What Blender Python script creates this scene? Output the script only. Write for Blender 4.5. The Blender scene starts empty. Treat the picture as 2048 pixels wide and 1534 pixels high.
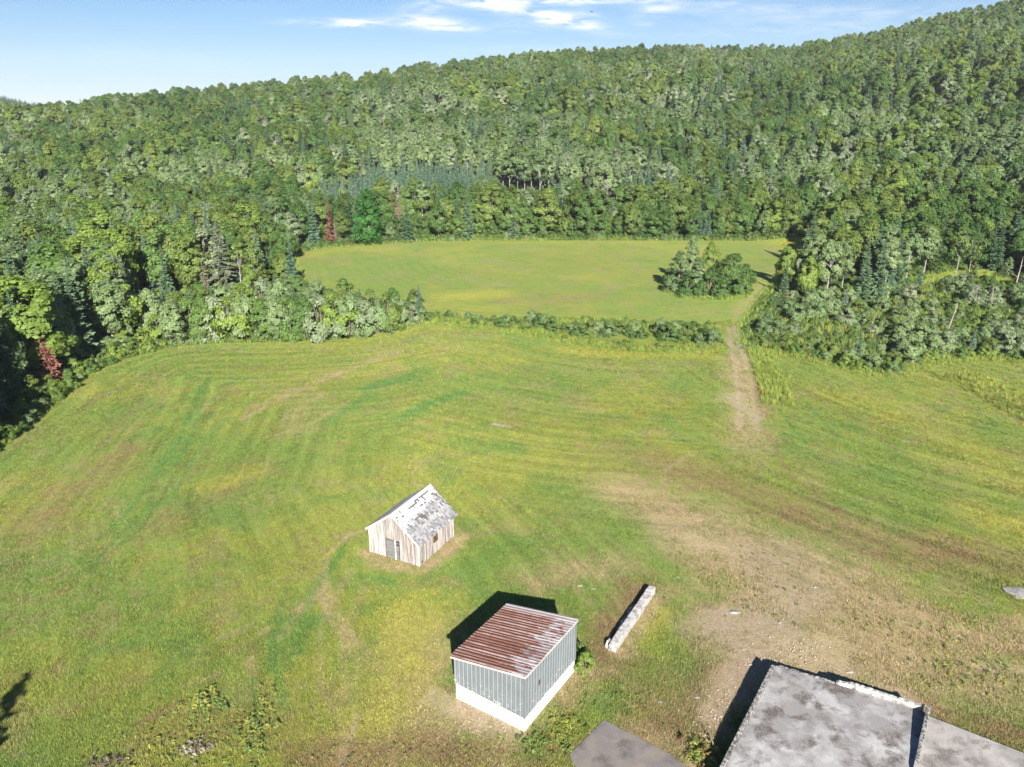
import bpy, math, random
import numpy as np
from mathutils import Vector, Matrix, noise as mnoise

rng = np.random.default_rng(11)
random.seed(11)
scn = bpy.context.scene
COL = scn.collection

# ------------------------------------------------------------------ camera, sky, sun, exposure
CAM_H, FPX, HOR = 33.0, 1520.0, 225.0
PITCH = math.atan2(767 - HOR, FPX)
cd = bpy.data.cameras.new('camera')
cd.sensor_width = 36.0
cd.lens = 36.0 * FPX / 2048.0
cd.clip_start, cd.clip_end = 0.5, 6000
cam = bpy.data.objects.new('camera', cd)
cam.location = (0, 0, CAM_H)
cam.rotation_euler = (math.pi / 2 - PITCH, 0, 0)
COL.objects.link(cam)
scn.camera = cam

SUN_EL = math.radians(27.5)
SHADOW_AZ = math.radians(-7.5)                    # direction in which shadows fall, from +Y towards +X
sun_dir = Vector((-math.sin(SHADOW_AZ) * math.cos(SUN_EL), -math.cos(SHADOW_AZ) * math.cos(SUN_EL), math.sin(SUN_EL)))
sl = bpy.data.lights.new('sun', 'SUN')
sl.energy = 4.6
sl.angle = math.radians(0.55)
sl.color = (1.0, 0.945, 0.86)
sun = bpy.data.objects.new('sun', sl)
sun.rotation_euler = sun_dir.to_track_quat('Z', 'Y').to_euler()
COL.objects.link(sun)

world = bpy.data.worlds.new('World')
scn.world = world
world.use_nodes = True
scn.view_settings.view_transform = 'Standard'
scn.view_settings.look = 'None'
scn.view_settings.gamma = 1.0
scn.view_settings.use_curve_mapping = False
scn.view_settings.exposure = 1.72
scn.cycles.max_bounces = 8
scn.cycles.diffuse_bounces = 5
scn.cycles.transmission_bounces = 5
scn.cycles.glossy_bounces = 2


class NT:
    """small helper for writing node trees"""
    def __init__(s, tree):
        s.t = tree
        s.n = tree.nodes
    def node(s, typ, **kw):
        nd = s.n.new(typ)
        for k, v in kw.items():
            setattr(nd, k, v)
        return nd
    def link(s, a, b):
        s.t.links.new(a, b)
    def put(s, sock, v):
        if hasattr(v, 'is_output'):
            s.link(v, sock)
        else:
            sock.default_value = v
    def math(s, op, a, b=None, c=None, clamp=False):
        nd = s.node('ShaderNodeMath', operation=op)
        nd.use_clamp = clamp
        s.put(nd.inputs[0], a)
        if b is not None: s.put(nd.inputs[1], b)
        if c is not None: s.put(nd.inputs[2], c)
        return nd.outputs[0]
    def mix(s, f, a, b, mode='MIX'):
        nd = s.node('ShaderNodeMix', data_type='RGBA', blend_type=mode)
        s.put(nd.inputs[0], f)
        s.put(nd.inputs[6], a if hasattr(a, 'is_output') else (*a, 1))
        s.put(nd.inputs[7], b if hasattr(b, 'is_output') else (*b, 1))
        return nd.outputs[2]
    def noise(s, vec, scale, detail=3, rough=0.55, dist=0.0):
        nd = s.node('ShaderNodeTexNoise')
        if vec is not None: s.link(vec, nd.inputs['Vector'])
        nd.inputs['Scale'].default_value = scale
        nd.inputs['Detail'].default_value = detail
        nd.inputs['Roughness'].default_value = rough
        nd.inputs['Distortion'].default_value = dist
        return nd.outputs['Fac']
    def ramp(s, f, lo, hi, a=0.0, b=1.0):
        nd = s.node('ShaderNodeMapRange')
        nd.clamp = True
        s.put(nd.inputs[0], f)
        for i, v in enumerate((lo, hi, a, b)): nd.inputs[i + 1].default_value = v
        return nd.outputs[0]
    def mapping(s, vec, scale=(1, 1, 1), loc=(0, 0, 0), rot=(0, 0, 0)):
        nd = s.node('ShaderNodeMapping')
        s.link(vec, nd.inputs[0])
        nd.inputs['Scale'].default_value = scale
        nd.inputs['Location'].default_value = loc
        nd.inputs['Rotation'].default_value = rot
        return nd.outputs[0]
    def attr(s, name, typ='GEOMETRY'):
        nd = s.node('ShaderNodeAttribute')
        nd.attribute_name = name
        nd.attribute_type = typ
        return nd


# ------------------------------------------------------------------ picture geometry helpers
cP, sP = math.cos(PITCH), math.sin(PITCH)


def ray(px, py):
    u, v = (px - 1024) / FPX, (767 - py) / FPX
    return np.array([u, cP + v * sP, -sP + v * cP])


def flat(px, py, z=0.0):
    d = ray(px, py)
    t = (z - CAM_H) / d[2]
    return np.array([d[0] * t, d[1] * t])


def proj(x, y, z):
    dep = y * cP - (z - CAM_H) * sP
    v = y * sP + (z - CAM_H) * cP
    return 1024 + FPX * x / dep, 767 - FPX * v / dep


# sky
w = NT(world.node_tree)
bg = w.n['Background']
sky = w.node('ShaderNodeTexSky', sky_type='NISHITA')
sky.sun_disc = False
sky.sun_elevation = SUN_EL
sky.sun_rotation = math.atan2(sun_dir.x, sun_dir.y)
sky.air_density = 1.0
sky.dust_density = 0.6
sky.ozone_density = 1.6
sky.altitude = 300
tc = w.node('ShaderNodeTexCoord')
dirv = tc.outputs['Generated']
sep = w.node('ShaderNodeSeparateXYZ')
w.link(dirv, sep.inputs[0])
az = w.math('ARCTAN2', sep.outputs[0], sep.outputs[1])
el = w.math('ARCSINE', sep.outputs[2])
comb = w.node('ShaderNodeCombineXYZ')
w.link(az, comb.inputs[0])
w.link(el, comb.inputs[1])
wisp = w.noise(w.mapping(comb.outputs[0], (22, 130, 1), rot=(0, 0, -0.06)), 1.0, 6, 0.62, 0.5)
fine = w.noise(w.mapping(comb.outputs[0], (70, 330, 1)), 1.0, 4, 0.6, 0.3)
veil = w.noise(w.mapping(comb.outputs[0], (4, 26, 1), loc=(3.1, 1.7, 0)), 1.0, 5, 0.6, 0.4)
# cirrus streaks: picture position of centre, half sizes, tilt, strength (turned into azimuth and elevation)
streaks = [(712, 46, 88, 6, -0.01, 1.5), (860, 44, 62, 12, 0.10, 1.1), (905, 56, 40, 6, 0.06, 0.7),
           (975, 12, 46, 10, 0.10, 0.9), (1055, 20, 95, 9, 0.20, 1.5), (1135, 44, 58, 9, 0.22, 1.0),
           (1075, 46, 70, 10, -0.08, 0.55), (1080, 3, 120, 5, 0.0, 0.8), (1190, 4, 110, 5, 0.0, 0.7),
           (865, 8, 42, 12, -0.05, 0.6), (1310, 22, 34, 9, -0.05, 0.7), (1285, 45, 24, 6, 0.1, 0.35),
           (1100, 98, 130, 10, 0.0, 0.2), (1440, 12, 160, 12, 0.05, 0.45), (1700, 30, 220, 14, 0.0, 0.3),
           (1560, 62, 200, 10, 0.0, 0.25), (1180, 27, 34, 7, 0.1, 0.35)]
dens = None
for px, py, sx, sy, tilt, st in streaks:
    d = ray(px, py)
    a0, e0 = math.atan2(d[0], d[1]), math.asin(d[2] / np.linalg.norm(d))
    da = w.math('SUBTRACT', az, a0)
    de = w.math('SUBTRACT', el, e0)
    de2 = w.math('MULTIPLY_ADD', da, math.sin(tilt), de)
    qa = w.math('POWER', w.math('DIVIDE', da, sx / FPX), 2.0)
    qe = w.math('POWER', w.math('DIVIDE', de2, sy / FPX), 2.0)
    g = w.math('MULTIPLY', w.math('EXPONENT', w.math('MULTIPLY', w.math('ADD', qa, qe), -1.0)), st)
    dens = g if dens is None else w.math('ADD', dens, g)
body = w.math('MULTIPLY', dens, w.math('MULTIPLY_ADD', wisp, 3.6, -1.25, clamp=True))
body = w.math('MULTIPLY', body, w.math('MULTIPLY_ADD', fine, 0.9, 0.55))
thin = w.math('MULTIPLY', w.ramp(veil, 0.55, 0.85), 0.16)
cl = w.math('ADD', body, thin, clamp=True)
# soft pale band of summer air close to the horizon
lowband = w.math('EXPONENT', w.math('MULTIPLY', w.math('MAXIMUM', el, 0.0), -17.0))
skyc = w.mix(1.0, sky.outputs[0], (0.30, 0.56, 0.86), 'MULTIPLY')
skyc = w.mix(w.math('MULTIPLY', lowband, 0.85), skyc, (8.0, 8.5, 8.8))
skyc = w.mix(w.math('MULTIPLY', cl, 0.9), skyc, (9.2, 9.4, 9.6))
w.link(skyc, bg.inputs[0])
bg.inputs[1].default_value = 0.038


# ------------------------------------------------------------------ small object helpers
def props(o, label=None, cat=None, group=None, kind=None):
    if label: o['label'] = label
    if cat: o['category'] = cat
    if group: o['group'] = group
    if kind: o['kind'] = kind
    return o


def link(o, parent=None):
    COL.objects.link(o)
    if parent is not None: o.parent = parent
    return o


def empty(name, loc=(0, 0, 0), rz=0.0):
    o = bpy.data.objects.new(name, None)
    o.empty_display_size = 0.3
    o.location = loc
    o.rotation_euler = (0, 0, rz)
    return link(o)


def mesh_np(name, V, F, mats=(), mat_idx=None, attrs=None, smooth=False):
    """V (n,3), F (m,k) all faces with the same k, or a list of such arrays"""
    me = bpy.data.meshes.new(name)
    Fs = F if isinstance(F, list) else [F]
    Fs = [np.asarray(f) for f in Fs if len(f)]
    nl = sum(f.size for f in Fs)
    nf = sum(len(f) for f in Fs)
    me.vertices.add(len(V))
    me.vertices.foreach_set('co', np.asarray(V, np.float32).ravel())
    me.loops.add(nl)
    me.loops.foreach_set('vertex_index', np.concatenate([f.ravel() for f in Fs]).astype(np.int32))
    me.polygons.add(nf)
    tot = np.concatenate([np.full(len(f), f.shape[1]) for f in Fs]).astype(np.int32)
    st = np.concatenate([[0], np.cumsum(tot)[:-1]]).astype(np.int32)
    me.polygons.foreach_set('loop_start', st)
    if mat_idx is not None: me.polygons.foreach_set('material_index', np.asarray(mat_idx, np.int32))
    me.polygons.foreach_set('use_smooth', np.full(nf, smooth))
    for m in mats: me.materials.append(m)
    for k, (typ, dom, arr) in (attrs or {}).items():
        a = me.attributes.new(k, typ, dom)
        if typ == 'FLOAT': a.data.foreach_set('value', np.asarray(arr, np.float32).ravel())
        elif typ == 'FLOAT_COLOR': a.data.foreach_set('color', np.asarray(arr, np.float32).ravel())
        elif typ == 'FLOAT_VECTOR': a.data.foreach_set('vector', np.asarray(arr, np.float32).ravel())
    me.update(calc_edges=True)
    return me


class MB:
    """collects simple solids into ONE mesh"""
    def __init__(s):
        s.v, s.f = [], []
    def add(s, vs, fs):
        b = len(s.v)
        s.v += [tuple(p) for p in vs]
        s.f += [tuple(b + i for i in f) for f in fs]
    def box(s, x0, x1, y0, y1, z0, z1):
        s.add([(x0, y0, z0), (x1, y0, z0), (x1, y1, z0), (x0, y1, z0), (x0, y0, z1), (x1, y0, z1), (x1, y1, z1), (x0, y1, z1)],
              [(0, 3, 2, 1), (4, 5, 6, 7), (0, 1, 5, 4), (1, 2, 6, 5), (2, 3, 7, 6), (3, 0, 4, 7)])
    def prism(s, poly, d):
        """poly: list of 3-D points of one planar face, d: extrusion vector"""
        n = len(poly)
        s.add(list(poly) + [tuple(Vector(p) + Vector(d)) for p in poly],
              [tuple(range(n))[::-1], tuple(range(n, 2 * n))] + [(i, (i + 1) % n, n + (i + 1) % n, n + i) for i in range(n)])
    def tube(s, pts, rad, n=6):
        pts = [Vector(p) for p in pts]
        b = len(s.v)
        for i, p in enumerate(pts):
            t = (pts[min(i + 1, len(pts) - 1)] - pts[max(i - 1, 0)]).normalized()
            a = t.orthogonal().normalized()
            c = t.cross(a)
            for k in range(n):
                q = 2 * math.pi * k / n
                s.v.append(tuple(p + (a * math.cos(q) + c * math.sin(q)) * rad[i]))
        for i in range(len(pts) - 1):
            for k in range(n):
                s.f.append((b + i * n + k, b + i * n + (k + 1) % n, b + (i + 1) * n + (k + 1) % n, b + (i + 1) * n + k))
        s.f.append(tuple(b + (len(pts) - 1) * n + k for k in range(n)))
    def mesh(s, name, mat, smooth=False, fix=True):
        me = bpy.data.meshes.new(name)
        me.from_pydata(s.v, [], s.f)
        for m in (mat if isinstance(mat, (list, tuple)) else [mat]): me.materials.append(m)
        if smooth: me.polygons.foreach_set('use_smooth', [True] * len(me.polygons))
        me.update()
        if fix:
            import bmesh
            b = bmesh.new()
            b.from_mesh(me)
            bmesh.ops.recalc_face_normals(b, faces=b.faces)
            b.to_mesh(me)
            b.free()
        return me
    def build(s, name, mat, parent=None, smooth=False):
        return link(bpy.data.objects.new(name, s.mesh(name, mat, smooth)), parent)


# ------------------------------------------------------------------ numpy noise, terrain
def vnoise(x, y, scale, seed, octaves=3):
    out = np.zeros_like(x, dtype=np.float64)
    amp, tot = 1.0, 0.0
    for o in range(octaves):
        r = np.random.default_rng(seed * 97 + o).random((256, 256))
        gx, gy = x / scale + 53.3 * o + 1000, y / scale + 31.7 * o + 1000
        ix, iy = np.floor(gx).astype(int), np.floor(gy).astype(int)
        fx, fy = gx - ix, gy - iy
        fx, fy = fx * fx * (3 - 2 * fx), fy * fy * (3 - 2 * fy)
        a, b = r[ix & 255, iy & 255], r[(ix + 1) & 255, iy & 255]
        c, d = r[ix & 255, (iy + 1) & 255], r[(ix + 1) & 255, (iy + 1) & 255]
        out += amp * ((a * (1 - fx) + b * fx) * (1 - fy) + (c * (1 - fx) + d * fx) * fy)
        tot += amp
        amp *= 0.55
        scale /= 2.0
    return out / tot


def sstep(x, a, b):
    t = np.clip((x - a) / (b - a), 0, 1)
    return t * t * (3 - 2 * t)


SKYLINE = [(-700, 240), (-300, 226), (0, 219), (60, 222), (150, 219), (200, 208), (280, 196), (400, 186), (500, 173), (600, 164), (680, 157),
           (704, 160), (716, 170), (732, 155), (800, 142), (900, 131), (1000, 122), (1090, 111), (1130, 106), (1200, 107),
           (1300, 100), (1400, 99), (1480, 101), (1580, 98), (1700, 81), (1800, 58), (1900, 31), (2000, 5), (2048, -8),
           (2300, -90), (2800, -210)]
_az, _te = [], []
for px, py in SKYLINE:
    d = ray(px, py)
    _az.append(math.atan2(d[0], d[1]))
    _te.append(d[2] / math.hypot(d[0], d[1]))
_az, _te = np.array(_az), np.array(_te)
TREE_TOP = 9.5


def az_of_px(px):
    return math.atan2((px - 1024) / FPX, cP + (767 - 225) / FPX * sP)


_Raz = np.array([az_of_px(p) for p in (-600, 0, 500, 700, 735, 1100, 1500, 2048, 2700)])
_Rv = np.array([520, 540, 560, 575, 640, 650, 720, 840, 950.0])
_Daz = np.array([az_of_px(p) for p in (-600, 0, 450, 700, 1100, 1500, 1750, 2048, 2700)])
_Dv = np.array([270, 275, 262, 236, 228, 222, 205, 195, 190.0])


def T(x, y):
    """height of the land"""
    x, y = np.asarray(x, float), np.asarray(y, float)
    D = np.hypot(x, y)
    A = np.arctan2(x, y)
    R = np.interp(A, _Raz, _Rv)
    D0 = np.interp(A, _Daz, _Dv)
    zr = CAM_H + R * np.interp(A, _az, _te) - TREE_TOP
    front = np.clip(1 - (np.abs(A) - 1.2) / 0.5, 0, 1)
    t = np.clip((D - D0) / (R - D0), 0, 1)
    s = np.power(t, 1.08)
    s = s + 0.055 * np.sin(2 * np.pi * (t * 2.1 + 0.9 * A)) * np.sin(np.pi * t)
    und = (vnoise(x, y, 90, 3, 3) - 0.5) * 15 * np.sin(np.pi * np.clip(t * 0.97, 0, 1))
    for px, d0, h, wd, wa in ((380, 345, 9.0, 34, 300), (1120, 335, 5.5, 26, 260), (1650, 330, 6.5, 34, 230), (820, 470, 7, 34, 220), (1380, 500, 6, 34, 220), (1900, 480, 7, 40, 200)):
        a0 = math.atan2((px - 1024) / FPX, cP + (767 - 225) / FPX * sP)
        z_ = h * np.exp(-((D - d0) / wd) ** 2 - ((A - a0) * FPX / wa) ** 2)
        und = und + z_ - 0.75 * h * np.exp(-((D - d0 - 1.7 * wd) / wd) ** 2 - ((A - a0) * FPX / wa) ** 2)
    back = sstep(D, R, R + 420)
    z = (zr * s + und) * (1 - back) * front
    # a far dark hill behind the left shoulder
    h2 = 64 * np.exp(-(((x + 980) / 230.0) ** 2 + ((y - 1330) / 240.0) ** 2))
    z = z + h2
    near = (vnoise(x, y, 46, 8, 2) - 0.5) * 0.9 * sstep(D, 62, 100)
    return z + near


def ground(px, py):
    """first point of the land on the ray through a picture point"""
    d = ray(px, py)
    t = np.arange(20, 1400, 0.5) / math.hypot(d[0], d[1])
    X, Y, Z = d[0] * t, d[1] * t, CAM_H + d[2] * t
    k = np.nonzero(Z <= T(X, Y))[0]
    k = k[0] if len(k) else len(t) - 1
    return np.array([X[k], Y[k], float(T(X[k:k + 1], Y[k:k + 1])[0])])


def height_to(base, ytop):
    lo, hi = 0.2, 40.0
    for _ in range(40):
        m = (lo + hi) / 2
        if proj(base[0], base[1], base[2] + m)[1] > ytop: lo = m
        else: hi = m
    return lo


def in_poly(x, y, poly):
    x, y = np.asarray(x), np.asarray(y)
    ins = np.zeros(x.shape, bool)
    n = len(poly)
    for i in range(n):
        x0, y0 = poly[i]
        x1, y1 = poly[(i + 1) % n]
        c = ((y0 > y) != (y1 > y)) & (x < (x1 - x0) * (y - y0) / (y1 - y0 + 1e-12) + x0)
        ins ^= c
    return ins


def seg_dist(x, y, pts):
    """distance to a polyline and arc length of the nearest point"""
    best = np.full(x.shape, 1e9)
    arc = np.zeros(x.shape)
    L = 0.0
    for (x0, y0), (x1, y1) in zip(pts[:-1], pts[1:]):
        dx, dy = x1 - x0, y1 - y0
        l = math.hypot(dx, dy) + 1e-9
        t = np.clip(((x - x0) * dx + (y - y0) * dy) / (l * l), 0, 1)
        d = np.hypot(x - x0 - t * dx, y - y0 - t * dy)
        m = d < best
        best = np.where(m, d, best)
        arc = np.where(m, L + t * l, arc)
        L += l
    return best, arc


NEAR_LEFT = [(-420, 1534), (-240, 1100), (0, 896), (60, 846), (112, 806), (170, 750), (240, 719), (296, 702), (350, 690), (450, 684), (560, 683),
             (700, 676), (770, 664), (850, 645)]
HEDGE_FRONT = [(850, 645), (940, 655), (1040, 664), (1130, 686), (1220, 700), (1330, 707), (1455, 700)]
GATE = [(1455, 700), (1462, 640)]
BACK_EDGE = [(1462, 640), (1380, 652), (1240, 636), (1100, 634), (960, 630), (880, 622), (760, 620), (690, 610), (640, 590), (600, 560), (588, 530), (590, 508), (625, 497),
             (700, 491), (860, 482), (1000, 480), (1300, 480), (1480, 482), (1600, 482), (1640, 488)]
BACK_RIGHT = [(1640, 488), (1600, 520), (1560, 560), (1520, 592), (1500, 625), (1482, 650), (1478, 690)]
NEAR_RIGHT = [(1478, 690), (1515, 700), (1600, 712), (1690, 735), (1730, 745), (1790, 748), (1850, 724), (1950, 716), (2048, 720), (2300, 740), (2800, 800), (2900, 1534)]
W2 = lambda L: [tuple(flat(*p)) for p in L]
near_poly = W2(NEAR_LEFT + HEDGE_FRONT + NEAR_RIGHT) + [(60, -40), (-60, -40)]
back_poly = W2(BACK_EDGE + BACK_RIGHT)
near_left_w, hedge_w, back_w, near_right_w = W2(NEAR_LEFT), W2(HEDGE_FRONT), W2(BACK_EDGE), W2(NEAR_RIGHT)
edge_w = W2(NEAR_LEFT + HEDGE_FRONT)

# ------------------------------------------------------------------ the land: one grid, split by zone
def axis(fine0, fine1, step, out0, out1, grow=1.13):
    a = list(np.arange(fine0, fine1 + 1e-6, step))
    s, v = step, fine0
    while v > out0:
        s = min(s * grow, 60)
        v -= s
        a.insert(0, v)
    s, v = step, a[-1]
    while v < out1:
        s = min(s * grow, 60)
        v += s
        a.append(v)
    return np.array(a)


gx = axis(-66, 84, 0.3, -2300, 2300)
gy = np.concatenate([axis(24, 126, 0.3, -260, 125)[:-1], axis(126, 216, 0.8, 125.9, 2600, 1.06)])
gy = np.unique(np.round(gy, 4))
GX, GY = np.meshgrid(gx, gy)
VX, VY = GX.ravel(), GY.ravel()
inN = in_poly(VX, VY, near_poly)
inB = in_poly(VX, VY, back_poly)
inH = in_poly(VX, VY, W2([(850, 652), (870, 618), (1000, 628), (1462, 636), (1486, 640), (1486, 716), (1455, 720), (1200, 716), (1100, 704), (950, 672)])) & ~inN & ~inB
field = inN | inB | inH

G_OLIVE = np.array([0.196, 0.226, 0.046])
G_GREEN = np.array([0.152, 0.216, 0.045])
G_YELL = np.array([0.280, 0.276, 0.052])
G_LUSH = np.array([0.092, 0.192, 0.044])
G_STRAW = np.array([0.314, 0.245, 0.131])
G_BROWN = np.array([0.214, 0.157, 0.076])
G_DIRT = np.array([0.275, 0.211, 0.147])
G_PALE = np.array([0.380, 0.332, 0.280])
G_FLOOR = np.array([0.050, 0.078, 0.026])
G_MEAD = np.array([0.190, 0.235, 0.042])

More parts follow.
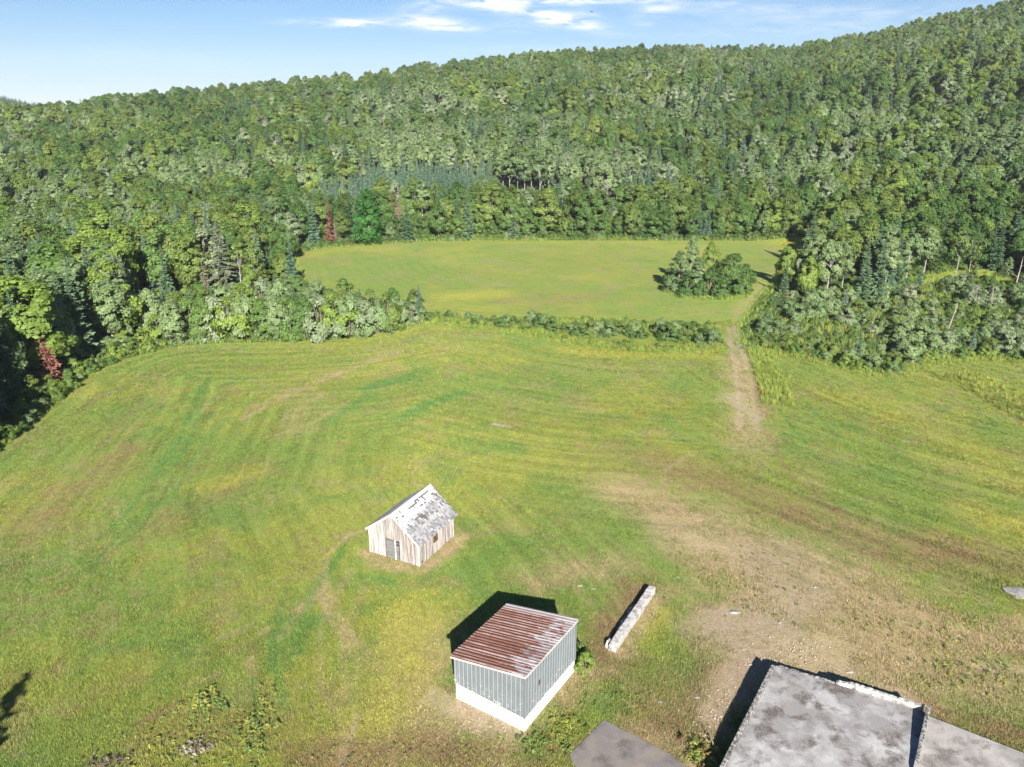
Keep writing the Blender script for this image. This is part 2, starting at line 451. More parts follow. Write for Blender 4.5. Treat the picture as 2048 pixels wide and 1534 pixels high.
# strokes on the ground: kind, picture points (turned into ground points), half width in metres, strength
STROKES = [
    ('dirt', [(1456, 655), (1464, 700), (1474, 755), (1478, 800), (1480, 860)], 0.42, 0.85),
    ('dirt', [(1468, 655), (1484, 700), (1500, 755), (1508, 800), (1516, 860)], 0.42, 0.85),
    ('dirt', [(1462, 660), (1476, 720), (1488, 800)], 1.0, 0.5),
    ('pale', [(1470, 796), (1490, 808), (1505, 830)], 1.3, 0.5),
    ('straw', [(1474, 720), (1488, 780), (1500, 890)], 2.4, 0.6),
    ('brown', [(1505, 760), (1530, 830)], 1.0, 0.5),
    ('pale', [(1370, 1075), (1410, 1090), (1445, 1100)], 0.7, 0.75),
    ('dirt', [(1330, 1050), (1470, 1105), (1620, 1150)], 3.2, 0.45),
    ('straw', [(1250, 1000), (1400, 1060), (1560, 1130), (1700, 1210)], 5.0, 0.85),
    ('straw', [(1480, 1180), (1500, 1260), (1600, 1330), (1800, 1350)], 4.0, 0.8),
    ('straw', [(1750, 1220), (1900, 1300), (2060, 1330)], 4.5, 0.55),
    ('dirt', [(1540, 1110), (1600, 1170), (1560, 1230), (1450, 1260)], 2.6, 0.5),
    ('dirt', [(1450, 1250), (1560, 1265), (1640, 1310), (1500, 1320)], 2.3, 0.75),
    ('dirt', [(1600, 1320), (1720, 1370), (1830, 1420)], 1.3, 0.75),
    ('straw', [(1650, 1260), (1850, 1250), (2100, 1290)], 1.5, 0.75),
    ('straw', [(1700, 1210), (1900, 1235), (2100, 1250)], 0.8, 0.5),
    ('dirt', [(1960, 1335), (2100, 1345)], 0.35, 0.6),
    ('straw', [(1600, 1320), (1800, 1330), (2100, 1400)], 2.0, 0.55),
    ('brown', [(1330, 940), (1430, 960), (1580, 1020), (1760, 1070), (2000, 1120)], 2.6, 0.62),
    ('brown', [(1230, 900), (1380, 940)], 2.6, 0.35),
    ('straw', [(1330, 1000), (1330, 940), (1390, 905)], 0.35, 0.5),
    ('brown', [(1560, 1030), (1800, 1110), (2060, 1160)], 1.8, 0.4),
    ('straw', [(732, 1108), (760, 1128), (840, 1143), (880, 1118), (918, 1076)], 0.75, 1.0),
    ('straw', [(890, 1060), (925, 1075)], 0.7, 0.6),
    ('brown', [(748, 1112), (838, 1138), (905, 1080)], 0.35, 0.4),
    ('dirt', [(868, 1392), (925, 1420), (985, 1460), (1040, 1478)], 0.75, 1.0),
    ('dirt', [(925, 1410), (1045, 1470)], 0.45, 0.9),
    ('dirt', [(940, 1455), (985, 1468)], 0.7, 0.8),
    ('brown', [(850, 1380), (905, 1378)], 0.35, 0.8),
    ('straw', [(1060, 1468), (1165, 1340), (1180, 1320)], 0.45, 0.95),
    ('brown', [(1075, 1462), (1150, 1390)], 0.7, 0.5),
    ('yell', [(790, 1235), (830, 1300), (840, 1380)], 1.4, 0.8),
    ('straw', [(830, 1300), (800, 1400), (700, 1534)], 0.9, 0.55),
    ('straw', [(870, 1290), (860, 1380)], 0.8, 0.5),
    ('straw', [(850, 1270), (810, 1380), (740, 1534)], 2.4, 0.75), ('yell', [(860, 1210), (820, 1290), (760, 1420), (690, 1534)], 2.2, 0.7),
    ('brown', [(640, 1530), (860, 1500), (1040, 1510), (1150, 1490)], 1.3, 0.7), ('straw', [(860, 1440), (1000, 1500)], 1.0, 0.6),
    ('straw', [(1050, 1160), (1180, 1140), (1320, 1110)], 1.6, 0.45), ('brown', [(1240, 1340), (1330, 1420), (1420, 1400)], 2.0, 0.45),
    ('straw', [(760, 1050), (690, 1075), (655, 1110), (645, 1170), (652, 1230)], 0.18, 0.8),
    ('straw', [(640, 1150), (690, 1260), (760, 1340)], 0.35, 0.5),
    ('straw', [(600, 1220), (640, 1180)], 0.45, 0.6),
    ('straw', [(560, 1275), (610, 1215)], 0.3, 0.55),
    ('straw', [(650, 1220), (720, 1330), (700, 1380)], 0.3, 0.45),
    ('straw', [(440, 1280), (500, 1255)], 0.35, 0.5),
    ('straw', [(520, 1270), (540, 1255)], 0.3, 0.6),
    ('straw', [(380, 1370), (440, 1350)], 0.3, 0.55),
    ('brown', [(280, 1450), (360, 1405)], 0.3, 0.7),
    ('straw', [(500, 1320), (512, 1380)], 0.25, 0.6),
    ('dirt', [(678, 1534), (700, 1470), (715, 1430)], 0.16, 0.7),
    ('lush', [(506, 1360), (512, 1440), (530, 1490)], 0.18, 0.9),
    ('lush', [(560, 1350), (575, 1420)], 0.18, 0.7),
    ('lush', [(600, 1300), (560, 1250), (640, 1240)], 0.8, 0.6),
    ('lush', [(720, 1150), (780, 1165)], 0.5, 0.75),
    ('lush', [(690, 1090), (665, 1130)], 0.4, 0.6),
    ('lush', [(735, 778), (780, 762), (835, 745)], 1.3, 0.85),
    ('lush', [(660, 848), (700, 815), (750, 785)], 0.7, 0.6),
    ('lush', [(800, 835), (850, 810), (925, 785)], 1.0, 0.8),
    ('lush', [(920, 885), (970, 890), (1020, 895)], 1.6, 0.55),
    ('green', [(1110, 980), (1180, 1020), (1250, 1060)], 2.4, 0.9),
    ('green', [(1250, 1060), (1300, 1110), (1350, 1150)], 1.0, 0.8),
    ('pale', [(985, 848), (1020, 855)], 0.25, 0.75),
    ('straw', [(790, 700), (640, 760), (500, 820)], 0.9, 0.35),
    ('straw', [(640, 790), (560, 850), (640, 858)], 0.7, 0.35),
    ('straw', [(1080, 1180), (1150, 1150), (1230, 1130)], 0.8, 0.4),
    ('brown', [(300, 1060), (420, 1000), (520, 940)], 2.0, 0.4),
    ('brown', [(40, 1060), (150, 980), (260, 900)], 2.0, 0.45),
    ('lush', [(290, 960), (380, 850), (420, 750)], 0.5, 0.5),
    ('lush', [(380, 880), (330, 940), (250, 1020)], 0.5, 0.35),
    ('lush', [(355, 770), (400, 735)], 0.6, 0.5),
    ('lush', [(150, 1130), (270, 1010), (360, 880), (400, 770)], 0.22, 0.7), ('lush', [(175, 1140), (292, 1020), (378, 885), (416, 775)], 0.22, 0.7),
    ('brown', [(60, 1020), (190, 900), (330, 760)], 0.25, 0.5), ('brown', [(90, 1040), (215, 915), (350, 770)], 0.25, 0.5),
    ('straw', [(480, 840), (560, 800), (660, 750), (800, 705)], 0.3, 0.5), ('straw', [(520, 880), (620, 850), (700, 800)], 0.25, 0.45),
    ('lush', [(330, 1010), (400, 900), (450, 840)], 0.25, 0.6), ('lush', [(240, 1090), (330, 1000)], 0.25, 0.6),
    ('brown', [(1640, 800), (1760, 870), (1900, 980), (2048, 1060)], 0.3, 0.45), ('lush', [(1560, 820), (1620, 900), (1700, 980)], 0.25, 0.5),
    ('lush', [(1600, 790), (1680, 880), (1790, 960)], 0.25, 0.5), ('brown', [(1530, 860), (1580, 950), (1680, 1030)], 0.25, 0.5),
    ('straw', [(700, 1140), (640, 1260), (640, 1380), (700, 1480)], 0.25, 0.4), ('straw', [(735, 1160), (690, 1270), (690, 1400)], 0.25, 0.4),
    ('lush', [(570, 1180), (540, 1290), (560, 1420)], 0.25, 0.5), ('lush', [(690, 1100), (620, 1190), (600, 1300)], 0.35, 0.5),
    ('yell', [(430, 970), (510, 945)], 1.6, 0.7),
    ('yell', [(1130, 700), (1250, 712), (1400, 712)], 2.2, 0.7),
    ('yell', [(1700, 800), (1850, 850), (2048, 960)], 3.0, 0.5),
    ('yell', [(1950, 1020), (2048, 1060)], 2.6, 0.75),
    ('green', [(1560, 760), (1640, 740), (1700, 770)], 2.2, 0.6),
    ('green', [(1750, 900), (1900, 980), (2048, 1010)], 2.0, 0.5),
    ('yell', [(900, 592), (985, 588)], 4.0, 0.85),
    ('yell', [(870, 612), (980, 616)], 3.0, 0.5),
    ('yell', [(1560, 488), (1690, 487)], 2.0, 1.0),
    ('brown', [(1000, 600), (1100, 598), (1200, 590)], 3.0, 0.35),
    ('straw', [(1465, 640), (1500, 600), (1530, 570)], 0.9, 0.3),
    ('straw', [(1580, 560), (1500, 605)], 1.4, 0.3),
    ('brown', [(1420, 1480), (1480, 1370)], 0.9, 0.45),
    ('dirt', [(1420, 1440), (1490, 1350), (1530, 1320)], 0.75, 0.9),
    ('dirt', [(1380, 1534), (1440, 1440)], 0.55, 0.7),
    ('brown', [(1218, 1300), (1292, 1180)], 1.5, 0.95), ('straw', [(1250, 1300), (1325, 1190)], 0.8, 0.85),
    ('brown', [(1290, 1510), (1390, 1440), (1460, 1360)], 2.2, 0.75), ('dirt', [(1440, 1420), (1500, 1340)], 1.8, 0.6), ('brown', [(1862, 1418), (2060, 1492)], 0.9, 0.9),
    ('straw', [(1100, 1420), (1180, 1350)], 1.2, 0.5),
    ('straw', [(1240, 1310), (1320, 1195)], 0.4, 0.7),
    ('yell', [(1330, 1220), (1290, 1290)], 0.7, 0.6),
    ('yell', [(1140, 1440), (1120, 1480)], 0.5, 0.7),
    ('green', [(1100, 1420), (1060, 1500)], 0.7, 0.6),
    ('brown', [(600, 1525), (800, 1490), (930, 1500)], 0.9, 0.55),
    ('brown', [(300, 1470), (500, 1440), (640, 1470)], 1.4, 0.35),
    ('straw', [(1250, 1450), (1400, 1520)], 0.7, 0.5),
]
PALET = dict(dirt=G_DIRT, straw=G_STRAW, pale=G_PALE, brown=G_BROWN, yell=G_YELL, lush=G_LUSH, green=G_GREEN)


def ground_colour(x, y, fld):
    """albedo of the sward and soil at ground points; also how bare the soil is"""
    n1 = vnoise(x, y, 24, 21, 4)
    n2 = vnoise(x, y, 6, 22, 4)
    n3 = vnoise(x, y, 1.8, 23, 3)
    n4 = vnoise(x, y, 0.8, 27, 2)
    c = G_OLIVE + (G_GREEN - G_OLIVE) * sstep(n1 * 0.45 + n2 * 0.35 + n4 * 0.2, 0.36, 0.62)[:, None]
    c = c + (G_YELL - c) * (0.42 * sstep(vnoise(x, y, 15, 24, 4) * 0.7 + n3 * 0.3, 0.46, 0.66))[:, None]
    c = c + (G_STRAW * 0.85 - c) * (0.36 * sstep(vnoise(x, y, 4, 25, 4) * 0.65 + n4 * 0.35, 0.50, 0.68))[:, None]
    c = c + (G_BROWN - c) * (0.30 * sstep(n3 * 0.6 + n4 * 0.4, 0.54, 0.72))[:, None]
    c = c + (G_LUSH - c) * (0.35 * sstep(vnoise(x, y, 3, 28, 4), 0.58, 0.74))[:, None]
    bare = np.zeros_like(x)
    wob = (vnoise(x, y, 2.2, 31, 3) - 0.5)
    wob2 = (vnoise(x, y, 0.9, 33, 2) - 0.5)
    for kind, pts, hw, st in STROKES:
        P = W2(pts)
        bx0, bx1 = min(p[0] for p in P) - 3 * hw - 2, max(p[0] for p in P) + 3 * hw + 2
        by0, by1 = min(p[1] for p in P) - 3 * hw - 2, max(p[1] for p in P) + 3 * hw + 2
        k = np.nonzero((x > bx0) & (x < bx1) & (y > by0) & (y < by1))[0]
        if not len(k): continue
        d, _ = seg_dist(x[k], y[k], P)
        d = d + (wob[k] * 1.5 * min(hw, 1.6) + wob2[k] * 0.9 * min(hw, 1.2))
        m = st * (1 - sstep(d, 0.1 * hw, 1.75 * hw)) * np.clip(0.10 + 0.9 * n3[k] + 0.9 * n4[k], 0.15, 1.5)
        m = np.clip(m, 0, 1)
        c[k] = c[k] + (PALET[kind] - c[k]) * m[:, None]
        if kind in ('dirt', 'pale'): bare[k] = np.maximum(bare[k], m)
        elif kind == 'straw': bare[k] = np.maximum(bare[k], 0.35 * m)
    return c, bare


CG, BARE = ground_colour(VX, VY, field)
dL, aL = seg_dist(VX, VY, edge_w)
dB, aB = seg_dist(VX, VY, back_w)
ctr = flat(2120, 690)
dR = np.hypot(VX - ctr[0], VY - ctr[1])
aR = np.arctan2(VX - ctr[0], VY - ctr[1]) * 40
wR = sstep(VX - 0.10 * VY, 2, 22) * (~inB)
MU = np.where(inB, dB, dL)
MV = np.where(inB, aB, aL)
# mown swaths, about 2.4 m wide, following the edge of each field
ph = MU + (vnoise(VX, VY, 12, 41, 2) - 0.5) * 2.2
phR = dR + (vnoise(VX, VY, 12, 42, 2) - 0.5) * 2.2
sw = np.sin(ph * 2 * np.pi / 2.4) * (1 - wR) + np.sin(phR * 2 * np.pi / 2.4) * wR
sw *= sstep(vnoise(VX, VY, 20, 43, 2), 0.35, 0.62)
CG *= (1 + 0.12 * sw * np.where(inB, 0.35, 1.0) * (1 - BARE))[:, None]
# a strip of uncut growth round the fields
edge_d = np.minimum(dL, np.minimum(dB, seg_dist(VX, VY, near_right_w)[0]))
strip = (1 - sstep(edge_d + (vnoise(VX, VY, 3, 44, 2) - 0.5) * 1.6, 0.6, 1.9))
CG = CG + (G_MEAD - CG) * (strip * (1 - BARE) * 0.8)[:, None]
# ground under the trees
meadow_gap = in_poly(VX, VY, W2([(1830, 566), (1860, 545), (1960, 540), (2060, 548), (2060, 570), (1940, 566)]))
fl = G_FLOOR[None, :] * (0.6 + 0.9 * vnoise(VX, VY, 6, 45, 3))[:, None]
fl = np.where(meadow_gap[:, None], G_MEAD[None, :] * (0.8 + 0.5 * vnoise(VX, VY, 4, 48, 2))[:, None], fl)
CG = np.where(inH[:, None], G_MEAD[None, :] * (0.55 + 0.5 * vnoise(VX, VY, 2, 46, 2))[:, None] * (1 - BARE)[:, None] + CG * BARE[:, None], CG)
CG = np.where(field[:, None], CG, fl)
BARE = np.where(field, BARE, 0.0)
VZ = T(VX, VY) + np.where(field, (vnoise(VX, VY, 3.0, 47, 3) - 0.5) * 0.10 * sstep(np.hypot(VX, VY), 30, 60), 0)


def ground_material():
    m = bpy.data.materials.new('ground_cover')
    m.use_nodes = True
    n = NT(m.node_tree)
    b = n.n['Principled BSDF']
    geo = n.node('ShaderNodeNewGeometry')
    pos = geo.outputs['Position']
    col = n.attr('gcol').outputs['Color']
    bare = n.attr('bare').outputs['Fac']
    mu = n.attr('mow').outputs['Vector']
    wr = n.attr('mow_right').outputs['Fac']
    mur = n.attr('mowr').outputs['Vector']
    fld = n.attr('sward').outputs['Fac']
    s1 = n.noise(n.mapping(mu, (1.5, 0.07, 1)), 1.0, 5, 0.7, 0.5)
    s2 = n.noise(n.mapping(mur, (1.5, 0.07, 1)), 1.0, 5, 0.7, 0.5)
    nm = n.node('ShaderNodeMix', data_type='FLOAT')
    n.put(nm.inputs[0], wr); n.put(nm.inputs[2], s1); n.put(nm.inputs[3], s2)
    st = n.math('MULTIPLY', n.ramp(nm.outputs[0], 0.30, 0.70, -1, 1), fld)
    f1 = n.noise(pos, 9.0, 5, 0.75)          # tuft-sized mottle
    f2 = n.noise(pos, 2.3, 5, 0.7)
    f3 = n.noise(pos, 38.0, 2, 0.6)
    val = n.math('MULTIPLY_ADD', n.ramp(f1, 0.28, 0.72, -1, 1), 0.52, 1.0)
    val = n.math('MULTIPLY_ADD', n.ramp(f2, 0.3, 0.7, -1, 1), 0.17, val)
    val = n.math('MULTIPLY_ADD', n.ramp(f3, 0.3, 0.7, -1, 1), 0.22, val)
    val = n.math('MULTIPLY_ADD', st, n.math('MULTIPLY_ADD', bare, -0.05, 0.17), val)
    c = n.mix(1.0, col, n_comb(n, val), 'MULTIPLY')
    c = n.mix(n.math('MULTIPLY', n.ramp(st, 0.2, 1.0), 0.30), c, tuple(G_STRAW * 0.95))
    c = n.mix(n.math('MULTIPLY', n.ramp(st, -0.2, -1.0), 0.28), c, tuple(G_GREEN * 0.72))
    # straw flecks and green flecks
    h1 = n.noise(n.mapping(pos, (1, 1, 1), loc=(7, 3, 0)), 5.5, 4, 0.75)
    c = n.mix(n.math('MULTIPLY', n.ramp(h1, 0.56, 0.70), n.math('MULTIPLY', fld, 0.42)), c, tuple(G_STRAW * 0.8))
    h2 = n.noise(n.mapping(pos, (1, 1, 1), loc=(17, 31, 0)), 4.2, 4, 0.75)
    c = n.mix(n.math('MULTIPLY', n.ramp(h2, 0.55, 0.72), n.math('MULTIPLY', fld, 0.5)), c, tuple(G_GREEN * 0.72))
    h3 = n.noise(n.mapping(pos, (1, 1, 1), loc=(41, 3, 0)), 2.6, 6, 0.8)
    c = n.mix(n.math('MULTIPLY', n.ramp(h3, 0.55, 0.63), n.math('MULTIPLY', n.math('MINIMUM', n.math('MULTIPLY', bare, 2.2), 1.0), 0.55)), c, tuple(G_OLIVE * 0.62))
    h4 = n.noise(n.mapping(pos, (1, 1, 1), loc=(4, 73, 0)), 1.9, 6, 0.8)
    c = n.mix(n.math('MULTIPLY', n.ramp(h4, 0.54, 0.60), n.math('MULTIPLY', bare, 0.6)), c, tuple(G_PALE * 0.95))
    n.link(c, b.inputs['Base Color'])
    b.inputs['Roughness'].default_value = 0.95
    b.inputs['Specular IOR Level'].default_value = 0.12
    bp = n.node('ShaderNodeBump')
    bp.inputs['Strength'].default_value = 0.85
    bp.inputs['Distance'].default_value = 0.10
    hsum = n.math('MULTIPLY_ADD', f3, 0.35, n.math('MULTIPLY_ADD', st, 0.10, f1))
    n.link(n.math('MULTIPLY', hsum, n.math('MULTIPLY_ADD', bare, -0.55, 1.0)), bp.inputs['Height'])
    n.link(bp.outputs[0], b.inputs['Normal'])
    return m


def n_comb(n, v):
    cc = n.node('ShaderNodeCombineColor')
    for i in range(3): n.link(v, cc.inputs[i])
    return cc.outputs[0]


M_GROUND = ground_material()
ny, nx = GX.shape
idx = np.arange(nx * ny).reshape(ny, nx)
quads = np.stack([idx[:-1, :-1], idx[:-1, 1:], idx[1:, 1:], idx[1:, :-1]], -1).reshape(-1, 4)
qx, qy = VX[quads].mean(1), VY[quads].mean(1)
qf = field[quads].sum(1) >= 2
track_w = W2([(1463, 640), (1468, 690), (1482, 755), (1490, 800), (1500, 880)])
qt = (seg_dist(qx, qy, track_w)[0] < 1.5) & (qy > 60) & (qy < 132)
SW = np.where(inB, 0.45, field.astype(float))


def land(name, mask, label):
    q = quads[mask]
    used, inv = np.unique(q, return_inverse=True)
    q = inv.reshape(q.shape)
    V = np.stack([VX[used], VY[used], VZ[used]], 1)
    at = {'gcol': ('FLOAT_COLOR', 'POINT', np.concatenate([CG[used], np.ones((len(used), 1))], 1)),
          'bare': ('FLOAT', 'POINT', BARE[used]), 'mow_right': ('FLOAT', 'POINT', wR[used]), 'sward': ('FLOAT', 'POINT', SW[used]),
          'mow': ('FLOAT_VECTOR', 'POINT', np.stack([MU[used], MV[used], 0 * MU[used]], 1)),
          'mowr': ('FLOAT_VECTOR', 'POINT', np.stack([dR[used], aR[used], 0 * MU[used]], 1))}
    o = link(bpy.data.objects.new(name, mesh_np(name, V, q, [M_GROUND], None, at, True)))
    return props(o, label, None, None, 'structure')


land('hay_field', qf & ~qt, 'mown green and straw coloured hay field')
land('dirt_track', qt, 'worn dirt track running through the gap in the hedge')
land('hillside', ~qf & ~qt, 'wooded ground rising to a long ridge')


# ------------------------------------------------------------------ vegetation materials
def leaf_material(name, dark, mid, light, trans=0.22, rough=0.55, patch=0.5, spec=0.25):
    m = bpy.data.materials.new(name)
    m.use_nodes = True
    n = NT(m.node_tree)
    b = n.n['Principled BSDF']
    out = n.n['Material Output']
    oi = n.node('ShaderNodeObjectInfo')
    lv = n.attr('lv').outputs['Fac']
    pn = n.noise(oi.outputs['Location'], 0.022, 2, 0.5)
    r = n.math('MULTIPLY_ADD', oi.outputs['Random'], 0.4, n.math('MULTIPLY', n.ramp(pn, 0.38, 0.62), 0.6))
    c = n.mix(n.ramp(r, 0.0, 0.5), dark, mid)
    c = n.mix(n.ramp(r, 0.5, 1.0), c, light)
    c = n.mix(1.0, c, n_comb(n, n.math('MULTIPLY_ADD', lv, 0.7, 0.75)), 'MULTIPLY')
    # some leaves lean to yellow
    c = n.mix(n.math('MULTIPLY', n.ramp(lv, 0.78, 1.0), 0.18), c, (light[0] * 1.35, light[1] * 1.15, light[2] * 1.0))
    n.link(c, b.inputs['Base Color'])
    b.inputs['Roughness'].default_value = rough
    b.inputs['Specular IOR Level'].default_value = spec
    if trans > 0:
        tr = n.node('ShaderNodeBsdfTranslucent')
        n.link(n.mix(1.0, c, (1.25, 1.25, 0.6), 'MULTIPLY'), tr.inputs[0])
        mx = n.node('ShaderNodeMixShader')
        mx.inputs[0].default_value = trans
        n.link(b.outputs[0], mx.inputs[1])
        n.link(tr.outputs[0], mx.inputs[2])
        n.link(mx.outputs[0], out.inputs[0])
    return m


def bark_material(name, a, bcol, scale=4.0):
    m = bpy.data.materials.new(name)
    m.use_nodes = True
    n = NT(m.node_tree)
    b = n.n['Principled BSDF']
    tcn = n.node('ShaderNodeTexCoord')
    f = n.noise(n.mapping(tcn.outputs['Object'], (scale, scale, scale * 0.35)), 1.0, 4, 0.65)
    n.link(n.mix(n.ramp(f, 0.35, 0.65), a, bcol), b.inputs['Base Color'])
    b.inputs['Roughness'].default_value = 0.9
    bp = n.node('ShaderNodeBump')
    bp.inputs['Strength'].default_value = 0.5
    bp.inputs['Distance'].default_value = 0.03
    n.link(f, bp.inputs['Height'])
    n.link(bp.outputs[0], b.inputs['Normal'])
    return m


L_GREEN = leaf_material('leaf_green', (0.066, 0.126, 0.034), (0.094, 0.165, 0.043), (0.136, 0.212, 0.056), 0.45)
L_OLIVE = leaf_material('leaf_olive', (0.098, 0.148, 0.038), (0.132, 0.186, 0.045), (0.180, 0.232, 0.056), 0.45)
L_GREY = leaf_material('leaf_grey_green', (0.110, 0.166, 0.070), (0.148, 0.212, 0.090), (0.200, 0.264, 0.118), 0.40)
L_YELLOW = leaf_material('leaf_yellow_green', (0.114, 0.182, 0.038), (0.150, 0.220, 0.044), (0.200, 0.264, 0.058), 0.45)
L_BRIGHT = leaf_material('leaf_bright', (0.050, 0.150, 0.030), (0.056, 0.162, 0.032), (0.064, 0.172, 0.034), 0.45)
L_SILVER = leaf_material('leaf_silver', (0.134, 0.182, 0.094), (0.172, 0.220, 0.120), (0.225, 0.268, 0.158), 0.35)
N_SPRUCE = leaf_material('needles_spruce', (0.052, 0.094, 0.046), (0.068, 0.116, 0.058), (0.098, 0.146, 0.078), 0.22, 0.7, spec=0.06)
N_FIR = leaf_material('needles_fir', (0.066, 0.120, 0.076), (0.088, 0.146, 0.094), (0.122, 0.178, 0.124), 0.22, 0.7, spec=0.06)
N_PALE = leaf_material('needles_dying', (0.115, 0.115, 0.070), (0.135, 0.132, 0.085), (0.150, 0.146, 0.095), 0.06, 0.7)
N_RED = leaf_material('needles_red', (0.105, 0.048, 0.034), (0.125, 0.055, 0.038), (0.145, 0.062, 0.042), 0.08, 0.7)
N_ROSE = leaf_material('needles_rusty_grey', (0.15, 0.105, 0.085), (0.17, 0.12, 0.098), (0.19, 0.135, 0.108), 0.05, 0.7)
BARK = bark_material('bark_brown', (0.10, 0.08, 0.06), (0.20, 0.17, 0.135))
BARK_PALE = bark_material('bark_pale', (0.15, 0.137, 0.12), (0.30, 0.28, 0.25))
BARK_DEAD = bark_material('bark_dead_grey', (0.16, 0.145, 0.13), (0.30, 0.275, 0.25))


# ------------------------------------------------------------------ tree meshes
def cards(P, N, size, asp, r):
    """leaf-shaped quads at P with normals N"""
    n = len(P)
    a = r.normal(size=(n, 3))
    t = np.cross(N, a)
    t /= np.linalg.norm(t, axis=1)[:, None] + 1e-9
    b = np.cross(N, t)
    s = (size * (0.65 + 0.7 * r.random(n)))[:, None]
    q = asp * (0.75 + 0.5 * r.random(n))[:, None]
    k = (r.random(n)[:, None] - 0.5) * 0.5
    V = np.stack([P + t * s, P + b * s * q + t * s * k, P - t * s * 0.9 + N * s * 0.12, P - b * s * q - t * s * k], 1)
    return V.reshape(-1, 3), np.arange(4 * n).reshape(n, 4)


def unit(v):
    return v / (np.linalg.norm(v, axis=1)[:, None] + 1e-9)


def broadleaf_crown(seed, H=10.0, hb=2.0, R=3.6, nclump=64, nleaf=8600, leaf=0.225, shape=0.8, up=0.25, sparse=0.0, lean=0.0):
    r = np.random.default_rng(seed)
    ph = r.random(nclump) * 2 * np.pi
    t = np.clip(r.beta(1.25, 1.0, nclump), 0.02, 1.0)
    prof = np.power(np.sin(np.pi * np.clip(0.08 + 0.92 * t, 0, 1) ** shape), 0.62)
    # lobes: uneven outline from a few big limbs
    lob = 1 + 0.22 * np.sin(2 * ph + r.random() * 6) + 0.14 * np.sin(3 * ph + 4 * t + r.random() * 6)
    rad = R * prof * lob * np.sqrt(0.35 + 0.65 * r.random(nclump)) * 0.80
    zc = hb + (H - hb) * (0.04 + 0.90 * t)
    C = np.stack([rad * np.cos(ph) + lean * t, rad * np.sin(ph), zc], 1)
    cr = R * (0.14 + 0.17 * r.random(nclump)) * (1.12 - 0.35 * t)
    ax = np.array([0, 0, hb + (H - hb) * 0.42])
    k = r.integers(0, nclump, nleaf)
    outw = unit(C - ax)
    d = unit(r.normal(size=(nleaf, 3)) + outw[k] * 0.75 + np.array([0, 0, 0.45]))
    rr = cr[k] * (0.30 + 0.95 * r.random(nleaf))
    P = C[k] + d * rr[:, None] * np.array([1.08, 1.08, 0.80])
    P[:, 2] = np.maximum(P[:, 2], 0.15)
    N = unit(d * 0.55 + outw[k] * 0.55 + np.array([0, 0, up]) + r.normal(size=(nleaf, 3)) * 0.32)
    V, F = cards(P, N, np.full(nleaf, leaf), 0.62, r)
    clv = r.random(nclump)
    lv = np.clip(0.45 * clv[k] + 0.55 * r.random(nleaf), 0, 1)
    return V, F, lv, C


def shrub_crown(seed, H=3.0, R=1.9, nclump=30, nleaf=3000, leaf=0.13):
    return broadleaf_crown(seed, H, 0.05, R, nclump, nleaf, leaf, 0.62, 0.3)


def conifer_crown(seed, H=10.0, R=1.9, hb=0.5, levels=34, leaf=0.5, droop=0.35, gaps=0.0, taper=0.85):
    """whorls of drooping boughs, each bough a spray of overlapping needle cards"""
    r = np.random.default_rng(seed)
    PV, lvs = [], []
    for i in range(levels):
        t = (i + 0.9 * r.random()) / levels
        z = hb + (H - hb) * t
        L = R * max(0.0, 1 - t) ** taper + 0.12
        nb = max(5, int(round(11 - 5 * t)))
        p0 = r.random() * 6.28
        for j in range(nb):
            if r.random() < gaps: continue
            a = p0 + 6.283 * j / nb + r.normal() * 0.22
            l = L * (0.55 + 0.55 * r.random())
            zj = z + r.normal() * 0.30 * (1 - 0.6 * t)
            dr = droop * (0.6 + 0.8 * r.random()) * (1.1 - 0.9 * t)
            dirh = np.array([math.cos(a), math.sin(a), 0.0])
            sd = np.array([-math.sin(a), math.cos(a), 0.0])
            nseg = 3 if l > 0.6 else 2
            bl = r.random()
            for s in range(nseg):
                u0, u1 = (s - 0.1) / nseg, (s + 1.45) / nseg
                u1 = min(u1, 1.08)
                w0 = max(0.14, leaf * l / max(R, 1) * 1.15 * (1.0 - 0.55 * (s / nseg))) * (0.75 + 0.5 * r.random())
                A = dirh * l * u0 + np.array([0, 0, zj - dr * l * u0])
                B = dirh * l * u1 + np.array([0, 0, zj - dr * l * u1 + 0.08 * l * u1 * u1])
                Mi = A * 0.45 + B * 0.55
                jit = r.normal(size=3) * 0.05
                ridge = Mi + np.array([0, 0, 0.06]) + jit * 0.5
                dz = np.array([0, 0, -0.75 * w0])
                PV.append(np.stack([A, Mi + sd * w0 + dz + jit, B, ridge]))
                PV.append(np.stack([A, ridge, B, Mi - sd * w0 + dz - jit]))
                q = np.clip(0.45 * bl + 0.55 * r.random(), 0, 1)
                lvs += [q, q * 0.9]
    for k in range(3):
        a = k * 2.1
        e = np.array([math.cos(a), math.sin(a), 0]) * 0.12
        PV.append(np.stack([np.array([0, 0, H + 0.25]), np.array([0, 0, H - 0.5]) + e, np.array([0, 0, H - 0.75]), np.array([0, 0, H - 0.5]) - e * 0.4]))
        lvs.append(0.6)
    V = np.concatenate(PV)
    return V, np.arange(len(V)).reshape(-1, 4), np.array(lvs), None


